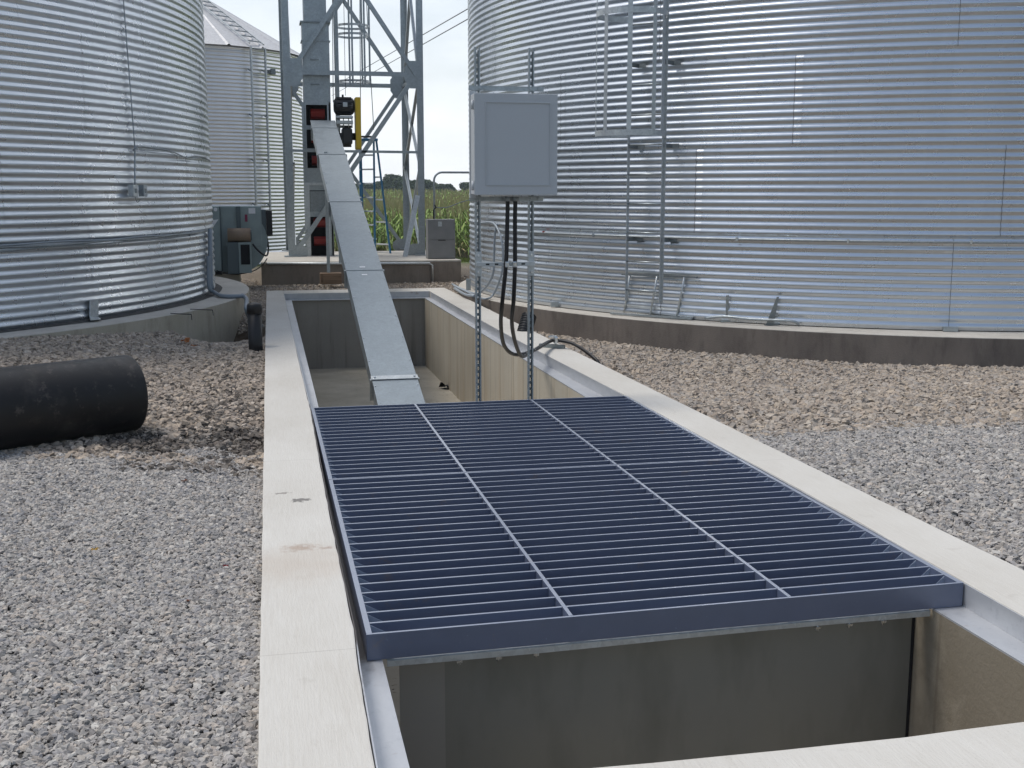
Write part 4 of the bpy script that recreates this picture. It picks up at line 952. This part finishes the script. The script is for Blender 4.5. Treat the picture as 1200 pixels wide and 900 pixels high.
# volute bottom: curved drum
mb = MB(); mb.tube([(fx_(274.5), FY+.125, fz(283)), (fx_(274.5), FY+.615, fz(283))], .56, 40); dr = mb.build('scroll_drum', M['fan'], fan)
MB().bx(fx_(247), fx_(260), FY-.02, FY+.119, fz(318), fz(242), .01).build('corner_channel', M['fan_dark'], fan)
MB().bx(fx_(240), fx_(258.5), FY-.03, FY+.1, fz(317), fz(242), .01).build('side_panel', M['fan'], fan)
MB().bx(fx_(278), fx_(283), FY+.06, FY+.119, fz(275), fz(242), .005).build('rib', M['fan_dark'], fan)
MB().bx(fx_(306), fx_(313), FY+.15, FY+.55, fz(277), fz(246), .01).build('inlet_collar', M['fan_dark'], fan)
MB().bx(fx_(313.2), fx_(320), FY+.1, FY+.6, fz(277), fz(247), .01).build('inlet_guard', M['black'], fan)
MB().tube([(fx_(267, FY-.15), FY-.10, fz(275.5, FY-.1)), (fx_(294, FY-.15), FY-.10, fz(275.5, FY-.1))], .118, 20).build('motor', M['motor'], fan)
m_ = MB(); m_.tube([(fx_(294), FY-.1, fz(275.5, FY-.1)), (fx_(295.5), FY-.1, fz(275.5, FY-.1))], .09, 16); m_.build('motor_cap', M['fan_dark'], fan)
MB().bx(fx_(266), fx_(279.5), FY-.22, FY+.10, fz(320), fz(283.5), .01).build('control_box', M['fan_dark'], fan)
MB().bx(fx_(279.5), fx_(294), FY-.24, FY-.1, fz(319), fz(283.5), .008).build('vent_frame', M['fan'], fan)
MB().bx(fx_(282), fx_(292.5), FY-.252, FY-.242, fz(309), fz(286)).build('vent_screen', M['void'], fan)
MB().bx(fx_(288), fx_(291), FY+.102, FY+.108, fz(260), fz(251.5)).build('label', M['maroon'], fan)
MB().bx(fx_(292.5), fx_(300.5), FY+.102, FY+.108, fz(250.5), fz(244)).build('label', M['white'], fan)
p = at(252.5, 245.5, FY-.04); MB().tube([p, p+Vector((0, -.02, 0))], .032, 14).build('gauge', M['white'], fan)
MB().plate([at(248, 258, FY-.05), at(256, 257, FY-.05), at(250, 266, FY-.05), at(247, 265, FY-.05)], .01).build('tag_sheet', M['white'], fan)
MB().tube(smooth_path([at(296, 286, FY-.1), at(301, 292, FY-.1), at(308, 298, FY-.05), at(313, 299, FY+.1), at(314.5, 290, FY+.2), at(312.5, 277, FY+.2)]), .016, 8).build('cable', M['black'], fan)
MB().tube(smooth_path([at(254, 317, FY-.1), at(262, 320, FY-.15), at(280, 321, FY-.2), at(298, 317, FY-.1), at(308, 310, FY), at(313, 303, FY+.1)]), .010, 6).build('cable', M['black'], fan)
fb = thing('fan_block', 'low concrete footing block under the fan unit', 'concrete block', at(262, 331, FY))
MB().bx(fx_(246), fx_(280), FY+.0, FY+.7, -.12, fz(319.5), .015).build('block', M['pad_tan'], fb)
MB().bx(fx_(251), fx_(259), FY-.02, FY+.1, fz(321.5), fz(317.7), .004).build('foot_shim', M['black'], fb)

# ------------------------------------------------------------------ culvert pipe
e0 = gp(158, 500, .0); ed = Vector((-.88, -.34, .0)).normalized()
CR = .262
ax = gp(1, 523, 0); end = gp(155, 500.5, 0); ed = (ax-end).normalized()
end = end+Vector((0, 0, gz(end.x, end.y)*0+CR-.02)); 
mb = MB(); n_ = 48; Lp = 3.2; sidev = Vector((-ed.y, ed.x, 0)); upv = Vector((0, 0, 1))
rings = []
for s_, r_ in ((.0, CR-.030), (-.0, CR-.004), (.012, CR), (.5, CR), (1.2, CR), (Lp, CR), (Lp, CR-.03)):
    rings.append([mb.bm.verts.new(end+ed*s_+(sidev*math.cos(2*math.pi*k/n_)+upv*math.sin(2*math.pi*k/n_))*r_*(1+.006*math.sin(3*2*math.pi*k/n_))) for k in range(n_)])
rings.append([mb.bm.verts.new(end+ed*(Lp-.01)+(sidev*math.cos(2*math.pi*k/n_)+upv*math.sin(2*math.pi*k/n_))*(CR-.03)) for k in range(n_)])
rings.append([mb.bm.verts.new(end+ed*.01+(sidev*math.cos(2*math.pi*k/n_)+upv*math.sin(2*math.pi*k/n_))*(CR-.03)) for k in range(n_)])
seq = rings+[rings[0]]
for a_, b_ in zip(seq, seq[1:]):
    for k in range(n_):
        try: f = mb.bm.faces.new((a_[k], a_[(k+1) % n_], b_[(k+1) % n_], b_[k])); f.smooth = True
        except Exception: pass
tag(mb.build('culvert_pipe', M['hdpe'], None), 'thick black plastic culvert pipe lying on gravel at the left', 'pipe')
# capped standpipe
p = gp(300, 415, -.08); spx = thing('standpipe', 'upright black capped pipe beside the left curb', 'pipe', p)
MB().tube([(p.x, p.y, -.3), (p.x, p.y, at(300, 366, p.y).z)], .073, 24).build('pipe', M['black'], spx)
zc = at(300, 357, p.y).z; MB().tube([(p.x, p.y, zc-.09), (p.x, p.y, zc-.01), (p.x, p.y, zc+.012), (p.x, p.y, zc+.022)], [.079, .079, .068, .03], 24).build('cap', M['black'], spx)

# ------------------------------------------------------------------ electrical enclosure on strut posts
QY = 8.84
en = thing('electrical_enclosure', 'pale grey metal electrical enclosure on two slotted strut posts', 'electrical box', at(592, 480, QY))
def strut(px, ztop_py, zbot):
    x = at(px, 300, QY).x; zt_ = at(px, ztop_py, QY).z; mb = MB(); w_, d_ = .041, .041; t_ = .0035
    mb.bx(x-w_/2, x-w_/2+t_, QY, QY+d_, zbot, zt_); mb.bx(x+w_/2-t_, x+w_/2, QY, QY+d_, zbot, zt_)
    mb.bx(x-w_/2+t_, x-w_/2+.011, QY, QY+t_, zbot, zt_); mb.bx(x+w_/2-.011, x+w_/2-t_, QY, QY+t_, zbot, zt_)
    # slotted back web
    z = zbot; 
    while z < zt_-.03:
        mb.bx(x-w_/2+t_, x+w_/2-t_, QY+d_-t_, QY+d_, z, z+.022); z += .05
        mb.bx(x-w_/2+t_, x-w_/2+.013, QY+d_-t_, QY+d_, z-.028, z); mb.bx(x+w_/2-.013, x+w_/2-t_, QY+d_-t_, QY+d_, z-.028, z)
    mb.build('strut_post', M['galv'], en); return x
sx0 = strut(560.5, 55, -1.2); sx1 = strut(622.5, 56, -1.2)
BY0, BY1 = QY-.21, QY-.008
bx0, bx1 = at(556.5, 170, BY0).x, at(652.5, 170, BY0).x; bz1, bz0_ = at(600, 110, BY0).z, at(600, 228, BY0).z
MB().bx(bx0, bx1, BY0+.025, BY1, bz0_, bz1, .006).build('body', M['encl'], en)
dr = MB().bx(bx0-.004, bx1+.006, BY0, BY0+.023, bz0_-.004, bz1+.004, .005).build('door', M['encl'], en)
def fr_(x0, x1, z0, z1, t_=.007):
    mb = MB()
    for a in ((x0, x1, z0, z0+t_), (x0, x1, z1-t_, z1), (x0, x0+t_, z0+t_, z1-t_), (x1-t_, x1, z0+t_, z1-t_)): mb.bx(a[0], a[1], BY0-.007, BY0+.001, a[2], a[3], .001)
    return mb
fr_(at(569, 170, BY0).x, at(645, 170, BY0).x, at(600, 217.5, BY0).z, at(600, 119.5, BY0).z).build('door_panel_edge', M['encl'], dr)
for py in (122, 217): MB().tube([(bx0-.012, BY0+.02, at(560, py+6, BY0).z), (bx0-.012, BY0+.02, at(560, py-5, BY0).z)], .012, 10).build('hinge', M['encl'], en)
MB().bx(at(549, 100, QY).x, at(556, 100, QY).x-.001, BY1-.03, BY1-.004, at(552, 232, QY).z, at(552, 107, QY).z).build('mounting_flange', M['encl'], en)
for py in (104, 233):
    z = at(600, py, QY).z; mb = MB(); mb.bx(at(549, 100, QY).x, at(637, 100, QY).x, QY-.006, QY-.002, z-.018, z+.018)
    for px in (562, 568, 622, 631): mb.tube([(at(px, py, QY).x, QY-.02, z), (at(px, py, QY).x, QY-.003, z)], .010, 6)
    mb.build('mounting_rail', M['galv'], en)
zc = at(600, 309, QY).z; MB().bx(sx0-.02, sx1+.02, QY-.044, QY-.004, zc-.016, zc+.016, .002).build('cross_strut', M['galv_light'], en)
for k in range(5): MB().bx(sx0+.05+k*.07, sx0+.078+k*.07, QY-.047, QY-.0445, zc-.006, zc+.006).build('slot', M['void'], en)
for sx in (sx0, sx1):
    o = MB().bx(sx-.024, sx+.024, QY-.012, QY-.003, zc-.095, zc+.095, .002).build('fitting_plate', M['galv_light'], en)
    for dz in (-.065, .065): MB().tube([(sx, QY-.026, zc+dz), (sx, QY-.012, zc+dz)], .010, 6).build('bolt', M['zinc'], o)
# cables
KY = QY-.07
brk = gp(650, 408, 0)
for k, (pxt, pxb, ex) in enumerate(((595, 588, 0), (604, 602, .018))):
    top = at(pxt, 231, KY)
    pts = [top, at(pxt-.5, 260, KY), at(pxt-(2 if k == 0 else .5), 309, KY), at(pxb+(1 if k == 0 else 0), 350, KY+.05), at(pxb-1 if k == 0 else pxb-2, 380, KY+.3), at(pxb+3, 405, 9.5), at(pxb+16-(k*6), 415.5+k*2, 10.0), at(625-k*2, 411+k, 10.6), Vector((brk.x-.07, brk.y-.05+ex, .075)), Vector((brk.x+.02, brk.y-.03+ex, .085)), Vector((brk.x+.16, brk.y-.18+ex*2, .06)), Vector((brk.x+.28, brk.y-.52+ex*3, -.04)), Vector((brk.x+.33, brk.y-.62, -.14))]
    MB().tube(smooth_path(pts, 7), .0165, 10).build('flexible_cable', M['black'], en)
    MB().tube([at(pxt, 230.5, KY), at(pxt, 236, KY)], .026, 12).build('cable_gland', M['galv_dark'], en)
    c = at(pxt-1.0, 309, KY-.01); MB().box((c.x, QY-.075, zc), (.03, .05, .045), None, .006).build('clamp', M['zinc'], en)
ck = thing('cable_clamp', 'shiny zinc clamp and steel bracket holding cables on the right curb', 'clamp', brk)
MB().bar((brk.x-.13, brk.y+.12, .02), (brk.x+.09, brk.y-.06, .02), .04, .036).build('strut_foot', M['galv_dark'], ck)
mb = MB(); mb.tube([(brk.x, brk.y-.03, .04), (brk.x, brk.y-.03, .13)], .012, 8); mb.box((brk.x, brk.y-.03, .09), (.035, .09, .07), None, .01); mb.box((brk.x-.03, brk.y-.03, .125), (.09, .03, .02), None, .004); mb.build('saddle', M['zinc'], ck)

# small debris
def rag(name, label, p, size, mat, cat, seed):
    rr_ = random.Random(seed); mb = MB(); n_ = 9; ctr = Vector(p)
    vs = [mb.bm.verts.new(ctr+Vector((math.cos(2*math.pi*k/n_)*size*rr_.uniform(.5, 1.1), math.sin(2*math.pi*k/n_)*size*rr_.uniform(.5, 1.1), rr_.uniform(0, size*.8)))) for k in range(n_)]
    c0 = mb.bm.verts.new(ctr+Vector((0, 0, size*.35)))
    for k in range(n_): mb.bm.faces.new((vs[k], vs[(k+1) % n_], c0))
    for v in list(mb.bm.verts): pass
    g_ = bmesh.ops.solidify(mb.bm, geom=mb.bm.faces[:], thickness=.0015)
    return tag(mb.build(name, mat, None), label, cat)
def onG(px, py, dz=.012):
    p = gp(px, py, -.05)
    for _ in range(4): p = gp(px, py, gz(p.x, p.y)+dz)
    return p
rag('leaf', 'small bright red leaf on grey gravel near the left curb', onG(265, 664), .017, M['leaf_red'], 'leaf', 1)
rag('leaf', 'small yellow leaf on grey gravel below the culvert pipe', onG(112, 645), .02, M['leaf_ye'], 'leaf', 2)
rag('leaf', 'rusty curled leaf on grey gravel below the red leaf', onG(221, 705), .014, M['leaf_br'], 'leaf', 3)
rag('leaf', 'brown-red leaf on grey gravel right of the culvert pipe end', onG(217, 565), .025, M['leaf_br'], 'leaf', 4)
rag('leaf', 'larger orange dead leaf on stones before the left pad', onG(217, 401, .03), .06, M['leaf_or'], 'leaf', 5)
rag('leaf', 'smaller orange dead leaf just right of the larger one', onG(227, 407, .03), .045, M['leaf_or'], 'leaf', 6)
rag('dark_scrap', 'crumpled black scrap on the pit floor against right wall', gp(522, 455, -1.215), .13, M['black'], 'scrap', 7)
rag('bark_chip', 'black chip lying on gravel right of the culvert pipe', onG(229, 553, .015), .03, M['black'], 'debris', 8)

# ------------------------------------------------------------------ corn field
rs = np.random.RandomState(5); vs, fs, mi = [], [], []
cg = Mat('corn_leaf', (.25, .38, .08), .6, 0, .3); cg.mix(cg.noise(2.2, 4, .6), (.33, .43, .11)); cg.mix(cg.noise(.12, 3, .6), (.12, .20, .045), amt=.7); cg.mix(cg.noise(9, 3, .6, lo=.6, hi=.75), (.30, .26, .10), amt=.4)
ct = Mat('corn_tassel', (.52, .42, .24), .8, 0, .2); ct.mix(ct.noise(1.2, 4, .6), (.36, .34, .16))
cstalk = Mat('corn_stalk', (.20, .20, .08), .8)
def corn_row(y):
    xlo, xhi = .02*y-8, .24*y+9
    return xlo, xhi
y = 42.
nv = 0
while y < 168:
    xlo, xhi = corn_row(y); spc = .26 if y < 60 else (.4 if y < 90 else .7)
    for x in np.arange(xlo, xhi, spc):
        x_ = x+rs.uniform(-.08, .08); y_ = y+rs.uniform(-.1, .1); z0 = gz(x_, y_); h = rs.uniform(1.55, 2.1)*(.9 if y < 44 else 1)
        nl = 9 if y < 55 else 6
        w_ = .028 if y < 60 else .05
        vs += [(x_-.015, y_, z0), (x_+.015, y_, z0), (x_+.012, y_, z0+h*.9), (x_-.012, y_, z0+h*.9)]; fs.append((nv, nv+1, nv+2, nv+3)); mi.append(2); nv += 4
        for k in range(nl):
            a = rs.uniform(0, 6.28); zz = z0+h*((.15 if y < 55 else .45)+(.7 if y < 55 else .5)*k/nl); l_ = rs.uniform(.35, .6); dx, dy = math.cos(a), math.sin(a); up = rs.uniform(.12, .3)
            p0 = (x_, y_, zz); p1 = (x_+dx*l_*.5, y_+dy*l_*.5, zz+up); p2 = (x_+dx*l_, y_+dy*l_, zz+up-rs.uniform(.1, .4))
            q = (-dy*w_, dx*w_)
            vs += [(p0[0]-q[0]*.5, p0[1]-q[1]*.5, p0[2]), (p0[0]+q[0]*.5, p0[1]+q[1]*.5, p0[2]), (p1[0]+q[0], p1[1]+q[1], p1[2]+.01), (p1[0]-q[0], p1[1]-q[1], p1[2]-.01), (p2[0]+q[0]*.2, p2[1]+q[1]*.2, p2[2]), (p2[0]-q[0]*.2, p2[1]-q[1]*.2, p2[2])]
            fs += [(nv, nv+1, nv+2, nv+3), (nv+3, nv+2, nv+4, nv+5)]; mi += [0, 0] if rs.rand() > (.03 if k > 1 else .4) else [1, 1]; nv += 6
        for k in range(4 if y < 55 else 3):
            a = rs.uniform(0, 6.28); l_ = rs.uniform(.03, .16); tw_ = .010 if y < 60 else .02
            vs += [(x_-tw_, y_, z0+h*.86), (x_+tw_, y_, z0+h*.86), (x_+tw_*.6+l_*math.cos(a), y_+l_*math.sin(a), z0+h*1.06), (x_-tw_*.6+l_*math.cos(a), y_+l_*math.sin(a), z0+h*1.06)]
            fs.append((nv, nv+1, nv+2, nv+3)); mi.append(1); nv += 4
    y += .76 if y < 70 else (1.5 if y < 110 else 2.6)
corn = mesh_np('corn_field', vs, fs, None, mats=[cg.m, ct.m, cstalk.m], midx=mi); tag(corn, 'field of tall green corn with tan tassels beyond the tower', None, kind='stuff')
# grass verge
vs, fs = [], []; nv = 0
for _ in range(26000):
    y = rs.uniform(28.5, 42); x = rs.uniform(.02*y-4, .2*y+3); z = gz(x, y); a = rs.uniform(0, 6.28); h = rs.uniform(.05, .14); w_ = .012
    dx, dy = math.cos(a), math.sin(a); vs += [(x-dx*w_, y-dy*w_, z-.01), (x+dx*w_, y+dy*w_, z-.01), (x+rs.uniform(-.05, .05), y+rs.uniform(-.05, .05), z+h)]; fs.append((nv, nv+1, nv+2)); nv += 3
gm = Mat('grass_blades', (.09, .14, .03), .7, 0, .2); gm.mix(gm.noise(1.5, 4), (.16, .19, .05))
tag(mesh_np('grass_verge', vs, fs, gm.m), 'mown grass verge in front of the corn', None, kind='stuff')

# ------------------------------------------------------------------ far trees
tl = Mat('tree_leaves', (.06, .095, .05), .7, 0, .2); tl.mix(tl.noise(.5, 4, .6), (.09, .125, .055)); tl.mix(tl.noise(1.7, 3, .6), (.04, .07, .035), amt=.6)
tk = Mat('tree_bark', (.09, .075, .06), .9)
def tree(px, ptop, wpx, Y, label, seed):
    r_ = np.random.RandomState(seed); top = at(px, ptop, Y); g0 = gz(top.x, Y); k_ = Y/FPX; wd = wpx*k_*.82; hgt = top.z-g0
    t = thing('tree', label, 'tree', (top.x, Y, g0), 'trees on the horizon beyond the corn')
    mb = MB(); mb.tube([(top.x, Y, g0-.3), (top.x+.1, Y, g0+hgt*.35), (top.x, Y, g0+hgt*.8)], [.3, .22, .06], 8)
    for k in range(6):
        a = r_.uniform(0, 6.28); z = g0+hgt*r_.uniform(.3, .6); mb.tube([(top.x, Y, z), (top.x+math.cos(a)*wd*.6, Y+math.sin(a)*wd*.6, z+hgt*.22)], [.1, .03], 6)
    mb.build('trunk', tk.m, t)
    cl_ = []; 
    for k in range(16):
        a = r_.uniform(0, 6.28); q = r_.uniform(0, .75)**.7; zz = r_.uniform(.28, .86); sh_ = math.sqrt(max(.05, 1-abs(zz-.5)*1.5))
        cl_.append((top.x+math.cos(a)*wd*q*sh_, Y+math.sin(a)*wd*q*sh_, g0+hgt*zz, wd*r_.uniform(.28, .42)))
    v_, f_ = [], []; n0 = 0
    for (cx_, cy_, cz_, cr_) in cl_:
        for _ in range(330):
            d = r_.normal(size=3); d /= np.linalg.norm(d); d *= cr_*r_.uniform(.55, 1.08); d[2] *= .75; c = np.array([cx_, cy_, cz_])+d
            if c[2] > g0+hgt: continue
            u = r_.normal(size=3); u /= np.linalg.norm(u); w_ = np.cross(u, r_.normal(size=3)); w_ /= np.linalg.norm(w_); s_ = r_.uniform(.16, .32)
            v_ += [c-u*s_, c+w_*s_*.7, c+u*s_, c-w_*s_*.7]; f_.append((n0, n0+1, n0+2, n0+3)); n0 += 4
    mesh_np('crown', np.array(v_), f_, tl.m, t); return t
for i, a in enumerate([(425, 215, 34, 235, 'low tree half hidden behind conveyor, leftmost of the far trees'), (446, 211, 16, 225, 'small round tree left of the tallest far tree'), (462, 204.5, 24, 240, 'tallest round tree on the horizon behind blue stepladder'),
       (478, 212, 16, 235, 'low tree between the tall round tree and the right tower leg'), (491, 211, 18, 230, 'tree on the horizon seen behind the tower right leg'), (503, 209.5, 20, 240, 'second tallest far tree just right of the tower leg'),
       (517, 216, 20, 235, 'low spreading far tree left of the enclosure'), (551, 214, 18, 240, 'far tree at the left edge of enclosure and right bin')]):
    tree(*a, seed=20+i)
# overhead wires
for (a, b, lab) in (((549, 10), (424, 82), 'upper of two thin overhead wires crossing the sky'), ((549, 22), (437, 85), 'lower of two thin overhead wires crossing the sky')):
    A_, B_ = at(*a, 60), at(*b, 110); d = B_-A_; A2 = A_-d*.6; B2 = B_+d*1.2
    pts = [A2.lerp(B2, k/30)+Vector((0, 0, 0)) for k in range(31)]
    tag(MB().tube(pts, .028, 5).build('overhead_wire', M['cable'], None), lab, 'wire', 'overhead wires')
hz_ = bpy.data.materials.new('air_haze'); hz_.use_nodes = True; ht = hz_.node_tree; ht.nodes.clear()
ho = ht.nodes.new('ShaderNodeOutputMaterial'); hv = ht.nodes.new('ShaderNodeVolumePrincipled'); hv.inputs['Color'].default_value = (.80, .91, 1, 1); hv.inputs['Density'].default_value = .00045; hv.inputs['Anisotropy'].default_value = .2
ht.links.new(hv.outputs[0], ho.inputs['Volume'])
hb = MB().bx(-420, 420, -80, 330, -3.0, 17.5).build('haze', hz_); tag(hb, 'thin pale summer haze over the site', None, kind='stuff')
S.cycles.samples = 128
